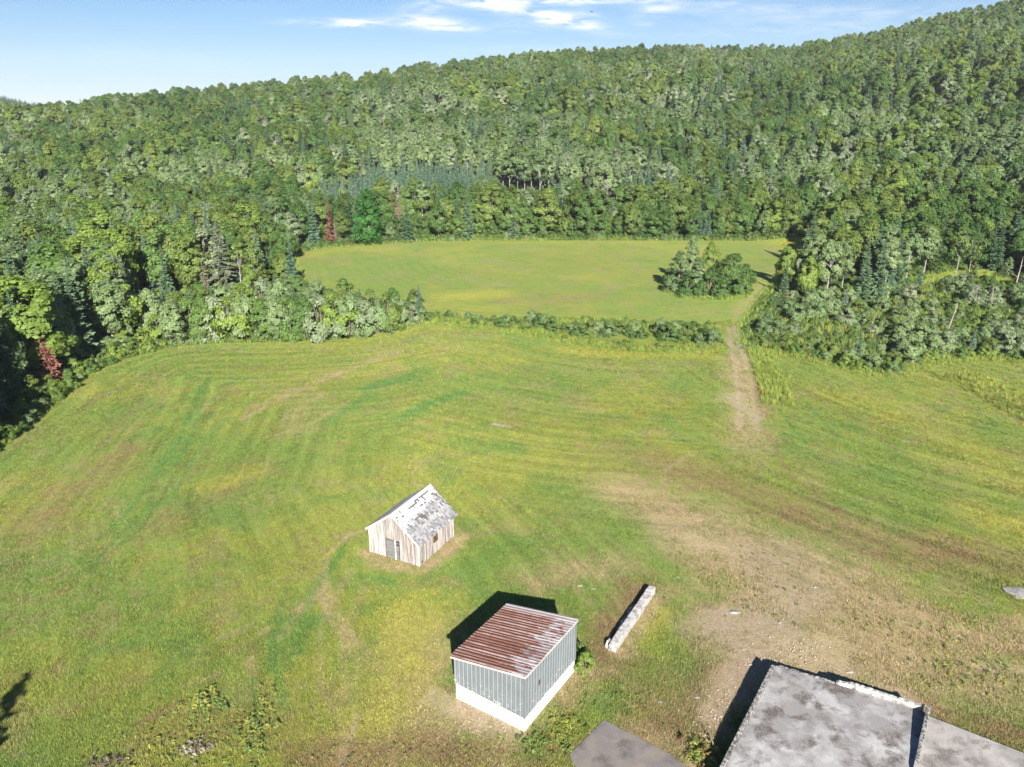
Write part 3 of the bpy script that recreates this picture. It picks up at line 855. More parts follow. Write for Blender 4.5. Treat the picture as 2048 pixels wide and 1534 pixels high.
def trunk_mb(seed, H, hb, r0, C=None, limbs=6, bend=0.25, fork=False):
    r = random.Random(seed)
    m = MB()
    bx, by = r.uniform(-bend, bend), r.uniform(-bend, bend)
    top = H * 0.82
    pts = [(bx * math.sin(q * 2.4), by * math.sin(q * 2.0 + 0.4), q * top) for q in (0, 0.12, 0.3, 0.5, 0.75, 1.0)]
    pts[0] = (pts[0][0], pts[0][1], -0.35)
    m.tube(pts, [r0 * 1.45, r0, r0 * 0.82, r0 * 0.62, r0 * 0.38, r0 * 0.12], 6)
    if C is not None and limbs:
        ks = list(range(len(C)))
        r.shuffle(ks)
        for k in ks[:limbs]:
            c = C[k]
            zs = max(hb * 0.55, min(c[2] - 0.9, top * 0.8)) * r.uniform(0.7, 0.95)
            q = zs / top
            a = (bx * math.sin(q * 2.4), by * math.sin(q * 2.0 + 0.4), zs)
            mid = ((a[0] + c[0]) * 0.5, (a[1] + c[1]) * 0.5, a[2] * 0.45 + c[2] * 0.55)
            m.tube([a, mid, tuple(c)], [r0 * 0.42, r0 * 0.28, r0 * 0.09], 4)
    return m


def crown_mesh(name, cr, mat):
    V, F, lv, _ = cr
    return mesh_np(name, V, F, [mat], None, {'lv': ('FLOAT', 'FACE', lv)})


def mb_np(mb):
    V = np.array(mb.v, float)
    quads_ = np.array([f for f in mb.f if len(f) == 4]).reshape(-1, 4)
    return V, quads_


class Kind:
    """one kind of tree: a crown mesh, a trunk mesh, and both in one mesh for the far forest"""
    def __init__(s, name, cr, mat, trunk, bark):
        s.name = name
        s.crown = crown_mesh(name + '_crown', cr, mat)
        s.trunk = trunk.mesh(name + '_trunk', bark, True, False)
        V, F, lv, _ = cr
        tv, tf = mb_np(trunk)
        s.both = mesh_np(name + '_both', np.concatenate([V, tv]), np.concatenate([F, tf + len(V)]), [mat, bark],
                         [0] * len(F) + [1] * len(tf), {'lv': ('FLOAT', 'FACE', np.concatenate([lv, np.full(len(tf), 0.5)]))})
        s.H = float(V[:, 2].max())


def mk_broad(name, seed, mat, bark, H=10, hb=2.2, R=3.6, r0=0.17, limbs=7, **kw):
    cr = broadleaf_crown(seed, H, hb, R, **kw)
    return Kind(name, cr, mat, trunk_mb(seed, H, hb, r0, cr[3], limbs), bark)


def mk_con(name, seed, mat, bark, H=10, R=1.9, r0=0.14, **kw):
    cr = conifer_crown(seed, H, R, **kw)
    return Kind(name, cr, mat, trunk_mb(seed, H, 0, r0, None, 0, 0.05), bark)


def mk_shrub(name, seed, mat, H=3.0, R=1.9, **kw):
    cr = shrub_crown(seed, H, R, **kw)
    m = MB()
    r = random.Random(seed)
    for k in range(6):
        c = cr[3][r.randrange(len(cr[3]))]
        m.tube([(r.uniform(-.15, .15), r.uniform(-.15, .15), -0.15), (c[0] * .5, c[1] * .5, c[2] * .55), tuple(c)], [0.05, 0.035, 0.012], 4)
    return Kind(name, cr, mat, m, BARK)


BROAD = []
for i, (mat, bark, H, hb, R, sh) in enumerate([
        (L_GREEN, BARK, 10.5, 1.6, 3.7, 0.80), (L_GREEN, BARK, 9.0, 1.2, 3.3, 0.70), (L_GREEN, BARK, 11.5, 2.4, 3.4, 0.95),
        (L_OLIVE, BARK, 10.0, 1.6, 3.8, 0.80), (L_OLIVE, BARK, 9.0, 1.4, 3.1, 0.75), (L_OLIVE, BARK, 11.0, 2.2, 3.5, 1.0),
        (L_GREY, BARK_PALE, 12.0, 3.2, 2.7, 0.75), (L_GREY, BARK_PALE, 11.0, 2.4, 2.3, 0.80), (L_GREY, BARK, 9.5, 1.6, 3.4, 0.75),
        (L_YELLOW, BARK, 9.5, 1.6, 3.2, 0.85), (L_SILVER, BARK_PALE, 10.5, 2.6, 2.8, 0.85), (L_GREY, BARK_PALE, 13.0, 4.6, 2.6, 0.75)]):
    BROAD.append(mk_broad('broadleaf%d' % i, 100 + i, mat, bark, H, hb, R, 0.15, 7, shape=sh, nclump=54 + (i % 3) * 14))
CONIF = [mk_con('spruce%d' % i, 200 + i, N_SPRUCE, BARK, 10.5 + i * .6, 2.1 - 0.15 * i) for i in range(3)] + \
        [mk_con('fir%d' % i, 210 + i, N_FIR, BARK, 10 + i * .5, 1.75, droop=0.22) for i in range(2)]
SHRUB = [mk_shrub('shrub%d' % i, 300 + i, m, 3.0, 1.9 + 0.15 * (i % 3)) for i, m in enumerate([L_GREY, L_SILVER, L_OLIVE, L_GREEN, L_GREY, L_YELLOW])]


def thing_tree(kind, name, x, y, z, H, rz, label, cat, group=None, wide=1.0, tilt=(0, 0), foliage='crown', stem='trunk'):
    t = empty(name, (x, y, z), rz)
    s = H / kind.H
    t.scale = (s * wide, s * wide, s)
    t.rotation_euler = (tilt[0], tilt[1], rz)
    props(t, label, cat, group)
    link(bpy.data.objects.new(foliage, kind.crown), t)
    link(bpy.data.objects.new(stem, kind.trunk), t)
    return t


# ------------------------------------------------------------------ building materials
def noise_mat(name, cols, scales, rough=0.85, bump=0.4, dist=0.01, coord='Object', stretch=(1, 1, 1), spec=0.25, metal=0.0, rnd=0.0, th=(0.38, 0.62)):
    """layers of colour mixed by noises; rnd varies pieces of the same kind"""
    m = bpy.data.materials.new(name)
    m.use_nodes = True
    n = NT(m.node_tree)
    b = n.n['Principled BSDF']
    tcn = n.node('ShaderNodeTexCoord')
    oi = n.node('ShaderNodeObjectInfo')
    if coord == 'World':
        v = n.node('ShaderNodeNewGeometry').outputs['Position']
    else:
        va = n.node('ShaderNodeVectorMath', operation='MULTIPLY_ADD')
        cc = n.node('ShaderNodeCombineXYZ')
        for i in range(3): n.link(oi.outputs['Random'], cc.inputs[i])
        n.link(cc.outputs[0], va.inputs[0])
        va.inputs[1].default_value = (37, 53, 71)
        n.link(tcn.outputs['Object'], va.inputs[2])
        v = va.outputs[0]
    c = cols[0]
    last = None
    for i, (col, sc) in enumerate(zip(cols[1:], scales)):
        f = n.noise(n.mapping(v, tuple(sc * q for q in stretch), loc=(3.1 * i, 1.7 * i, 0)), 1.0, 5, 0.65)
        last = f
        c = n.mix(n.ramp(f, *th), c, col)
    if rnd:
        c = n.mix(1.0, c, n_comb(n, n.math('MULTIPLY_ADD', oi.outputs['Random'], rnd, 1 - rnd / 2)), 'MULTIPLY')
    n.link(c, b.inputs['Base Color']) if hasattr(c, 'is_output') else None
    b.inputs['Roughness'].default_value = rough
    b.inputs['Specular IOR Level'].default_value = spec
    b.inputs['Metallic'].default_value = metal
    if bump and last is not None:
        bp = n.node('ShaderNodeBump')
        bp.inputs['Strength'].default_value = bump
        bp.inputs['Distance'].default_value = dist
        n.link(last, bp.inputs['Height'])
        n.link(bp.outputs[0], b.inputs['Normal'])
    return m


M_BOARD = noise_mat('weathered_board', [(0.343, 0.312, 0.288), (0.221, 0.195, 0.184), (0.429, 0.386, 0.350), (0.135, 0.116, 0.110)], [5, 9, 3.2],
                    0.9, 0.5, 0.01, stretch=(2.4, 2.4, 0.16), rnd=0.5, th=(0.42, 0.64))
M_TRIM = noise_mat('pale_trim', [(0.411, 0.375, 0.340), (0.305, 0.270, 0.241), (0.458, 0.422, 0.388)], [6, 3], 0.85, 0.3, 0.006, stretch=(1, 1, 0.4))
M_SHIN = noise_mat('weathered_shingle', [(0.50, 0.50, 0.52), (0.34, 0.34, 0.36), (0.62, 0.62, 0.63)], [7, 3], 0.85, 0.3, 0.006, rnd=0.0)
M_DARKWOOD_SHADE = noise_mat('dark_wood_and_shade', [(0.09, 0.08, 0.08), (0.05, 0.045, 0.045), (0.13, 0.115, 0.11)], [6, 3], 0.9, 0.4, 0.008)  # old wood, and the painted shade of gaps and the far barge board
M_DOORWOOD = noise_mat('grey_door_wood', [(0.124, 0.121, 0.124), (0.083, 0.079, 0.083), (0.174, 0.166, 0.166)], [8, 4], 0.9, 0.4, 0.008, stretch=(0.3, 1, 2.5), rnd=0.3)
M_REDWOOD = noise_mat('bare_brown_wood', [(0.149, 0.072, 0.039), (0.099, 0.050, 0.028)], [5], 0.9)
M_INSIDE_SHADE = noise_mat('painted_inside_shade', [(0.03, 0.027, 0.025), (0.05, 0.045, 0.04)], [3], 0.95, 0)  # near-black colour painted as the shade inside openings
M_WHITE = noise_mat('white_painted_block', [(0.629, 0.621, 0.605), (0.566, 0.551, 0.519), (0.661, 0.654, 0.645)], [2.5, 6], 0.8, 0.3, 0.008)
M_CONC = noise_mat('old_concrete', [(0.363, 0.348, 0.330), (0.217, 0.204, 0.192), (0.421, 0.406, 0.385), (0.101, 0.095, 0.090)], [3.4, 7, 2.2], 0.95, 0.7, 0.03, rnd=0.0, th=(0.50, 0.68))


def siding_material():
    m = bpy.data.materials.new('grey_green_siding')
    m.use_nodes = True
    n = NT(m.node_tree)
    b = n.n['Principled BSDF']
    v = n.node('ShaderNodeNewGeometry').outputs['Position']
    f = n.noise(v, 1.3, 4, 0.6)
    c = n.mix(n.ramp(f, 0.35, 0.65), (0.112, 0.128, 0.137), (0.134, 0.150, 0.159))
    g = n.noise(n.mapping(v, (9, 9, 1.2)), 1.0, 4, 0.7)
    c = n.mix(n.math('MULTIPLY', n.ramp(g, 0.60, 0.74), 0.35), c, (0.17, 0.19, 0.20))
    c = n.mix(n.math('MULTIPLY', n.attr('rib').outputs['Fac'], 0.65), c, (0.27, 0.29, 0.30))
    # scuffed flakes low on the walls
    s = n.noise(n.mapping(v, (3.2, 3.2, 5.5)), 1.0, 5, 0.7)
    sx = n.node('ShaderNodeSeparateXYZ')
    n.link(v, sx.inputs[0])
    low = n.ramp(sx.outputs[2], 1.1, 2.2, 1, 0)
    c = n.mix(n.math('MULTIPLY', n.ramp(s, 0.575, 0.61), low), c, (0.34, 0.33, 0.30))
    n.link(c, b.inputs['Base Color'])
    b.inputs['Roughness'].default_value = 0.5
    b.inputs['Specular IOR Level'].default_value = 0.35
    return m


def rust_material():
    """corrugated sheet: red rust, with bare zinc left towards the high end and on the rib crests"""
    m = bpy.data.materials.new('rusty_zinc_sheet')
    m.use_nodes = True
    n = NT(m.node_tree)
    b = n.n['Principled BSDF']
    uv = n.attr('sheet').outputs['Vector']      # x along the slope in metres, y across the roof in metres, z crest
    sx = n.node('ShaderNodeSeparateXYZ')
    n.link(uv, sx.inputs[0])
    row = n.noise(n.mapping(uv, (0.10, 1.7, 0), loc=(3, 11, 0)), 1.0, 3, 0.7)
    f = n.noise(n.mapping(uv, (0.9, 5, 1)), 1.0, 5, 0.7)
    g = n.noise(n.mapping(uv, (5, 9, 1)), 1.0, 4, 0.7)
    rust = n.mix(n.ramp(g, 0.35, 0.65), (0.080, 0.026, 0.014), (0.150, 0.050, 0.022))
    rust = n.mix(n.math('MULTIPLY', n.ramp(f, 0.50, 0.72), 0.6), rust, (0.20, 0.10, 0.062))
    zinc = n.mix(n.ramp(g, 0.4, 0.7), (0.34, 0.345, 0.37), (0.24, 0.225, 0.225))
    h = n.noise(n.mapping(uv, (1.1, 2.6, 0), loc=(5, 2, 0)), 1.0, 5, 0.72)
    hi = n.ramp(sx.outputs[0], 2.4, 5.1, -0.16, 0.14)
    k = n.ramp(n.math('ADD', h, hi), 0.52, 0.60)
    edge = n.ramp(sx.outputs[1], 5.55, 5.9, 0, 0.75)
    k = n.math('MAXIMUM', n.math('MULTIPLY', k, n.ramp(row, 0.34, 0.56, 0.25, 1.0)), edge)
    cr = n.math('MULTIPLY', n.math('MULTIPLY', sx.outputs[2], n.ramp(row, 0.36, 0.60, 0.15, 1.0)), n.ramp(n.noise(n.mapping(uv, (1.4, 3.1, 0), loc=(1, 9, 0)), 1.0, 3, 0.6), 0.35, 0.55, 0.35, 0.95))
    c = n.mix(k, rust, zinc)
    c = n.mix(cr, c, (0.40, 0.32, 0.31))
    n.link(c, b.inputs['Base Color'])
    b.inputs['Roughness'].default_value = 0.62
    b.inputs['Specular IOR Level'].default_value = 0.3
    bp = n.node('ShaderNodeBump')
    bp.inputs['Strength'].default_value = 0.3
    bp.inputs['Distance'].default_value = 0.01
    n.link(g, bp.inputs['Height'])
    n.link(bp.outputs[0], b.inputs['Normal'])
    return m


def slab_material(name, base, dark, pale, dk=(0.50, 0.66), warm=(0.25, 0.21, 0.165)):
    m = bpy.data.materials.new(name)
    m.use_nodes = True
    n = NT(m.node_tree)
    b = n.n['Principled BSDF']
    v = n.node('ShaderNodeNewGeometry').outputs['Position']
    a = n.noise(v, 0.55, 6, 0.62, 0.4)
    d = n.noise(n.mapping(v, (1, 1, 1), loc=(9, 4, 0)), 0.8, 7, 0.68, 0.3)
    e = n.noise(v, 14, 4, 0.7)
    c = n.mix(n.ramp(a, 0.42, 0.62), base, pale)
    c = n.mix(n.math('MULTIPLY', n.ramp(d, *dk), n.ramp(e, 0.30, 0.55, 0.35, 1.0)), c, dark)
    c = n.mix(n.math('MULTIPLY', n.ramp(n.noise(n.mapping(v, (1, 1, 1), loc=(2, 19, 0)), 0.45, 4, 0.6), 0.58, 0.72), 0.5), c, warm)
    c = n.mix(n.math('MULTIPLY', n.ramp(n.noise(v, 22, 4, 0.75), 0.52, 0.66), 0.55), c, dark)
    n.link(c, b.inputs['Base Color'])
    b.inputs['Roughness'].default_value = 0.93
    b.inputs['Specular IOR Level'].default_value = 0.2
    bp = n.node('ShaderNodeBump')
    bp.inputs['Strength'].default_value = 0.5
    bp.inputs['Distance'].default_value = 0.015
    n.link(e, bp.inputs['Height'])
    n.link(bp.outputs[0], b.inputs['Normal'])
    return m


M_SIDING, M_RUST = siding_material(), rust_material()
M_SLAB = slab_material('stained_slab', (0.22, 0.212, 0.208), (0.085, 0.070, 0.063), (0.37, 0.362, 0.358), (0.48, 0.62))
M_PAD = slab_material('grey_pad', (0.24, 0.226, 0.215), (0.125, 0.110, 0.102), (0.34, 0.32, 0.30), (0.50, 0.64))
M_PAD2 = slab_material('dusty_pad', (0.155, 0.14, 0.134), (0.09, 0.082, 0.078), (0.20, 0.172, 0.148), (0.48, 0.64), (0.20, 0.16, 0.12))
M_LICHEN = noise_mat('lichened_concrete', [(0.248, 0.243, 0.232), (0.065, 0.062, 0.059), (0.324, 0.319, 0.308), (0.038, 0.037, 0.035)], [4, 9, 6], 0.95, 0.8, 0.03, th=(0.46, 0.60))
M_ROCK = noise_mat('pale_rock', [(0.225, 0.216, 0.203), (0.156, 0.147, 0.139), (0.268, 0.259, 0.247)], [5, 2.5], 0.95, 0.8, 0.03, rnd=0.25)
M_SOIL = noise_mat('packed_soil', [(0.28, 0.22, 0.16), (0.20, 0.155, 0.11), (0.34, 0.28, 0.21)], [3, 8], 0.97, 0.8, 0.03, coord='World')


# ------------------------------------------------------------------ the weathered wooden shed
def frame_local(o, ang):
    return empty_matrix(o, ang)


def plank(w, h, th, jag=0.0, r=random, slope=None):
    """upright board, lower left corner at origin, thickness towards -y; slope gives a slanted top (dz over the width)"""
    m = MB()
    z0 = r.uniform(-0.02, 0.04)
    hl, hr = (h, h) if slope is None else (h, h + slope)
    n = len(m.v)
    m.prism([(0, 0, z0), (w, 0, z0 + r.uniform(-jag, jag)), (w, 0, hr), (0, 0, hl)], (0, -th, 0))
    return m


SW_, SD_, HL_, HR_, AX_, AZ_ = 4.68, 5.00, 2.33, 2.06, 2.36, 4.08
shed = empty('wooden_shed', (-11.28, 52.58, 0), math.radians(-27.0))
props(shed, 'small weathered white and grey board shed with a gabled shingle roof', 'shed')
r = random.Random(5)


def roof_z(u):
    return HL_ + (AZ_ - HL_) * u / AX_ if u < AX_ else AZ_ + (HR_ - AZ_) * (u - AX_) / (SW_ - AX_)


def put(mb, name, mat, parent, loc=(0, 0, 0), rz=0.0):
    o = mb.build(name, mat, parent)
    o.location = loc
    o.rotation_euler = (0, 0, rz)
    return o


# solid core, coloured dark as the shade seen in gaps between boards
core = MB()
core.prism([(0.05, 0.05, -0.2), (SW_ - 0.05, 0.05, -0.2), (SW_ - 0.05, 0.05, HR_ - 0.12), (AX_, 0.05, AZ_ - 0.15), (0.05, 0.05, HL_ - 0.12)], (0, SD_ - 0.1, 0))
core.build('dark_core', M_DARKWOOD_SHADE, shed)
# gable wall boards, left out at the double door
DU0, DU1, DZ = 1.62, 2.86, 1.74
for face in (0, 1):
    u = 0.06
    while u < SW_ - 0.08:
        wd = min(r.uniform(0.15, 0.24), SW_ - 0.06 - u)
        if wd < 0.05: break
        th = r.uniform(0.035, 0.055)
        ztop0, ztop1 = roof_z(u) - 0.06, roof_z(u + wd) - 0.06
        zb = 0.0
        if face == 0 and u + wd > DU0 and u < DU1: zb = DZ
        m = MB()
        zj = zb + r.uniform(-0.02, 0.05) if zb == 0 else zb
        P4 = [(0.006, 0, zj), (wd - 0.006, 0, zj + (0 if zb else r.uniform(-.02, .02))), (wd - 0.006, 0, ztop1), (0.006, 0, ztop0)]
        if u < AX_ < u + wd: P4.insert(3, (AX_ - u, 0, AZ_ - 0.06))
        m.prism(P4, (0, -th, 0))
        if face == 0: put(m, 'wall_board', M_BOARD, shed, (u, 0.05, 0))
        else: put(m, 'wall_board', M_BOARD, shed, (u, SD_ + 0.01, 0))
        u += wd
WV0, WV1, WZ0, WZ1 = 2.05, 2.62, 0.98, 1.55
for side in (0, 1):
    v = 0.06
    hh = (HR_ if side else HL_) - 0.03
    while v < SD_ - 0.08:
        wd = min(r.uniform(0.15, 0.25), SD_ - 0.06 - v)
        if wd < 0.05: break
        th = r.uniform(0.03, 0.055)
        pieces = [(r.uniform(-0.02, 0.06), hh - r.uniform(0, 0.02))]
        if side and v + wd > WV0 and v < WV1: pieces = [(0.0, WZ0), (WZ1, hh)]
        if side and r.random() < 0.16 and len(pieces) == 1: pieces = [(r.uniform(0.05, 0.35), hh)]
        for z0, z1 in pieces:
            m = MB()
            if side: m.box(-0.05, -0.05 + th, 0.006, wd - 0.006, z0, z1)
            else: m.box(0.05 - th, 0.05, 0.006, wd - 0.006, z0, z1)
            put(m, 'wall_board', M_BOARD, shed, (SW_ if side else 0, v, 0))
        v += wd
for (a, bb, hh) in ((0, 0, HL_), (SW_, 0, HR_), (0, SD_, HL_), (SW_, SD_, HR_)):
    m = MB()
    x0, y0 = (-0.035 if a == 0 else SW_ - 0.075), (-0.035 if bb == 0 else SD_ - 0.075)
    m.box(x0, x0 + 0.11, y0, y0 + 0.11, -0.05, hh - 0.10)
    m.build('corner_board', M_TRIM, shed)
# double door: boarded left leaf with cross rails, right leaf narrower and broken
dl = MB(); dl.box(DU0 + 0.03, DU0 + 0.80, 0.02, 0.06, 0.03, DZ - 0.12)
doorl = dl.build('door', M_INSIDE_SHADE, shed)  # near-black backing stands for the shade between the slats
z = 0.05
while z < DZ - 0.16:
    m = MB(); hgt = r.uniform(0.09, 0.15)
    m.box(DU0 + 0.04 + r.uniform(0, .02), DU0 + 0.79, -0.005, 0.02, z, min(z + hgt - 0.012, DZ - 0.14))
    m.build('slat', M_DOORWOOD, doorl); z += hgt
m = MB(); m.box(DU0 + 0.03, DU0 + 0.80, -0.025, -0.006, 0.72, 0.84); m.build('rail', M_DOORWOOD, doorl)
dr_ = MB(); dr_.box(DU0 + 0.92, DU1 - 0.02, 0.02, 0.06, 0.03, DZ - 0.1)
doorr = dr_.build('door', M_INSIDE_SHADE, shed)
z = 0.05
while z < DZ - 0.3:
    m = MB(); hgt = r.uniform(0.08, 0.13)
    if r.random() < 0.8:
        m.box(DU0 + 0.93 + r.uniform(0, .05), DU1 - 0.03 - r.uniform(0, .08), -0.005, 0.02, z, z + hgt - 0.02)
        m.build('slat', M_DOORWOOD, doorr)
    z += hgt
m = MB(); m.box(DU0 + 0.805, DU0 + 0.915, -0.03, 0.02, 0.0, DZ - 0.002); m.build('door_post', M_TRIM, shed)
m = MB(); m.box(DU0 - 0.02, DU0 + 0.028, -0.025, 0.02, 0.0, DZ - 0.05); m.build('door_post', M_DOORWOOD, shed)
m = MB(); m.prism([(DU0 - 0.02, 0.0, DZ - 0.09), (DU0 + 0.80, 0.0, DZ - 0.13), (DU0 + 0.80, 0.0, DZ - 0.004), (DU0 - 0.02, 0.0, DZ - 0.004)], (0, 0.03, 0)); m.build('door_lintel', M_DARKWOOD_SHADE, shed)
# small side window opening: dark sheet painted as inside shade, bare brown frame
m = MB(); m.box(SW_ - 0.052, SW_ - 0.03, WV0 + 0.02, WV1 - 0.02, WZ0 + 0.02, WZ1 - 0.02); wnd = m.build('window', M_INSIDE_SHADE, shed)
for b4 in ((WV0, WV0 + 0.10, WZ0, WZ1), (WV1 - 0.10, WV1, WZ0, WZ1), (WV0 + 0.102, WV1 - 0.102, WZ1 - 0.09, WZ1), (WV0 + 0.102, WV1 - 0.102, WZ0, WZ0 + 0.10)):
    m = MB(); m.box(SW_ - 0.03, SW_ + 0.03, *b4); m.build('window_frame', M_REDWOOD, wnd)
m = MB(); m.box(SW_ - 0.052, SW_ + 0.008, 3.55, 4.35, HR_ - 0.30, HR_ - 0.16); m.build('eave_gap_shade', M_DARKWOOD_SHADE, shed)  # solid dark box painted as the shade of a gap under the eave
# roof: decking, shingles in courses, fascia
OV, OVB, OE = 0.18, 0.40, 0.25


def shed_slope(u_ridge, u_eave, z_ridge, z_eave, right):
    L = math.hypot(u_eave - u_ridge, z_ridge - z_eave)
    du, dz = (u_eave - u_ridge) / L, (z_eave - z_ridge) / L
    nx_, nz_ = (-dz if du > 0 else dz), (du if du > 0 else -du)
    Lx = L + OE
    def pt(s, v, h): return (u_ridge + du * s + nx_ * h, v, z_ridge + dz * s + nz_ * h)
    deck = MB()
    deck.add([pt(0, -OV, -0.04), pt(Lx - 0.03, -OV, -0.04), pt(Lx - 0.03, SD_ + OVB, -0.04), pt(0, SD_ + OVB, -0.04),
              pt(0, -OV, 0.0), pt(Lx - 0.03, -OV, 0.0), pt(Lx - 0.03, SD_ + OVB, 0.0), pt(0, SD_ + OVB, 0.0)],
             [(0, 3, 2, 1), (4, 5, 6, 7), (0, 1, 5, 4), (1, 2, 6, 5), (2, 3, 7, 6), (3, 0, 4, 7)])
    roof = deck.build('roof', M_DARKWOOD_SHADE, shed)
    V, F, lv = [], [], []
    ncs = 17
    cs = Lx / ncs
    holes = [(0.36, 2.9, .26, .10), (0.42, 1.6, .9, .05), (0.30, 3.9, .7, .05), (0.22, 4.6, .35, .07), (1.75, 2.35, .32, .14), (1.62, 2.5, .5, .05), (1.45, 1.9, .5, .03), (0.6, 4.75, .25, .09),
             (0.85, 5.0, .2, .1), (0.16, 5.0, .4, .05), (0.5, 2.2, .6, .04)] if right else []
    for i in range(ncs):
        v = -OV - r.uniform(0, 0.1)
        rowgrey = r.uniform(0, 1)
        while v < SD_ + OVB:
            wd = r.choice([0.10, 0.13, 0.16, 0.2])
            v1 = min(v + wd, SD_ + OVB)
            v0 = max(v, -OV)
            s0, s1 = i * cs - 0.02, (i + 1) * cs + 0.05
            sm, vm = (i + 0.5) * cs, (v0 + v1) / 2
            # missing shingles: streaks near the ridge and a few holes
            miss = any(abs(sm - a) < d_ and abs(vm - b_) < c_ for a, b_, c_, d_ in holes)
            pm = 0.075 if i < 9 else 0.045
            if vm > SD_ - 0.3 and i < 12: pm = 0.22
            if r.random() < pm: miss = True
            if not miss and v1 - v0 > 0.03:
                hh = 0.012 + r.uniform(0, 0.014)
                b0 = len(V)
                V += [pt(s0, v0 + .004, 0.012), pt(s1, v0 + .004, hh + 0.018), pt(s1, v1 - .004, hh + 0.018), pt(s0, v1 - .004, 0.012), pt(s1, v0 + .004, 0.002), pt(s1, v1 - .004, 0.002)]
                F += [(b0, b0 + 1, b0 + 2, b0 + 3), (b0 + 1, b0 + 4, b0 + 5, b0 + 2)]
                g = min(1, max(0, (0.62 + 0.35 * math.sin(i * 0.5 + 0.3 * v) if i < 11 else 0.30) + r.gauss(0, 0.2) + (rowgrey - .5) * .2))
                lv += [g, g * 0.6]
            v += wd
    me = mesh_np('shingles', np.array(V), np.array(F), [M_SHINGLE], None, {'lv': ('FLOAT', 'FACE', lv)})
    o = link(bpy.data.objects.new('shingles', me), roof)
    o['kind'] = 'stuff'
    # barge boards on both gables
    for vv, nm in ((-OV - 0.045, 'fascia_board'), (SD_ + OVB + 0.003, 'fascia_board')):
        m = MB()
        m.add([pt(0.0, vv, -0.13), pt(Lx, vv, -0.13), pt(Lx, vv, 0.03), pt(0.0, vv, 0.03), pt(0.0, vv + 0.042, -0.13), pt(Lx, vv + 0.042, -0.13), pt(Lx, vv + 0.042, 0.03), pt(0.0, vv + 0.042, 0.03)],
              [(0, 1, 2, 3), (4, 7, 6, 5), (0, 4, 5, 1), (1, 5, 6, 2), (2, 6, 7, 3), (3, 7, 4, 0)])
        m.build(nm, M_TRIM if vv < 0 else M_DARKWOOD_SHADE, roof)  # far board takes the dark colour to stand for its shade
    return roof


def shingle_material():
    m = bpy.data.materials.new('shingle_grey')
    m.use_nodes = True
    n = NT(m.node_tree)
    b = n.n['Principled BSDF']
    lv = n.attr('lv').outputs['Fac']
    v = n.node('ShaderNodeNewGeometry').outputs['Position']
    f = n.noise(v, 12, 3, 0.6)
    c = n.mix(lv, (0.11, 0.108, 0.115), (0.43, 0.43, 0.44))
    c = n.mix(n.math('MULTIPLY', n.ramp(f, 0.5, 0.75), 0.4), c, (0.30, 0.28, 0.27))
    n.link(c, b.inputs['Base Color'])
    b.inputs['Roughness'].default_value = 0.8
    return m


M_SHINGLE = shingle_material()
shed_slope(AX_, SW_, AZ_, HR_, True)
shed_slope(AX_, 0.0, AZ_, HL_, False)
m = MB()
m.prism([(AX_ - 0.13, -OV, AZ_ - 0.075), (AX_ + 0.13, -OV, AZ_ - 0.075), (AX_, -OV, AZ_ + 0.05)], (0, SD_ + OV + OVB, 0))
m.build('ridge_board', M_TRIM, shed)
# a loose shingle board lying on the right slope
m = MB(); m.box(0, 0.42, 0, 0.09, 0, 0.02)
lb = m.build('loose_board', M_TRIM, shed)
lb.location = (3.75, 2.05, roof_z(3.75) + 0.07)
lb.rotation_euler = (0.1, 0.66, 0.9)

# ------------------------------------------------------------------ the grey metal shed
GW, GD = 4.84, 5.88
GA = math.atan2(-0.54406, 0.83905)
gshed = empty('metal_shed', (*flat(912, 1396), 0), GA)
props(gshed, 'square shed of grey metal siding on white footings under a rusty striped roof', 'shed')


def g_top(u, v):
    return 2.98 + (3.84 - 2.98) * u / GW - 0.06 * v / GD


def g_bot(u, v):
    return 1.12 - 0.19 * u / GW - 0.02 * v / GD


fnd = MB()
ft = 0.30
for x0, x1, y0, y1 in ((0.01, GW - 0.01, 0.01, ft), (0.01, GW - 0.01, GD - ft, GD - 0.01), (0.01, ft, ft + 0.002, GD - ft - 0.002), (GW - ft, GW - 0.01, ft + 0.002, GD - ft - 0.002)):
    fnd.add([(x0, y0, -0.3), (x1, y0, -0.3), (x1, y1, -0.3), (x0, y1, -0.3), (x0, y0, g_bot(x0, y0) + .05), (x1, y0, g_bot(x1, y0) + .05), (x1, y1, g_bot(x1, y1) + .05), (x0, y1, g_bot(x0, y1) + .05)],
            [(0, 3, 2, 1), (4, 5, 6, 7), (0, 1, 5, 4), (1, 2, 6, 5), (2, 3, 7, 6), (3, 0, 4, 7)])
fnd.build('foundation', M_WHITE, gshed)
fr = MB()
fr.add([(0.06, 0.06, 1.0), (GW - 0.06, 0.06, 0.85), (GW - 0.06, GD - .06, 0.85), (0.06, GD - .06, 1.0)] + [(a, b_, g_top(a, b_) - 0.07) for a, b_ in ((0.06, 0.06), (GW - .06, 0.06), (GW - .06, GD - .06), (0.06, GD - .06))],
       [(0, 3, 2, 1), (4, 5, 6, 7), (0, 1, 5, 4), (1, 2, 6, 5), (2, 3, 7, 6), (3, 0, 4, 7)])
fr.build('dark_core', M_DARKWOOD_SHADE, gshed)


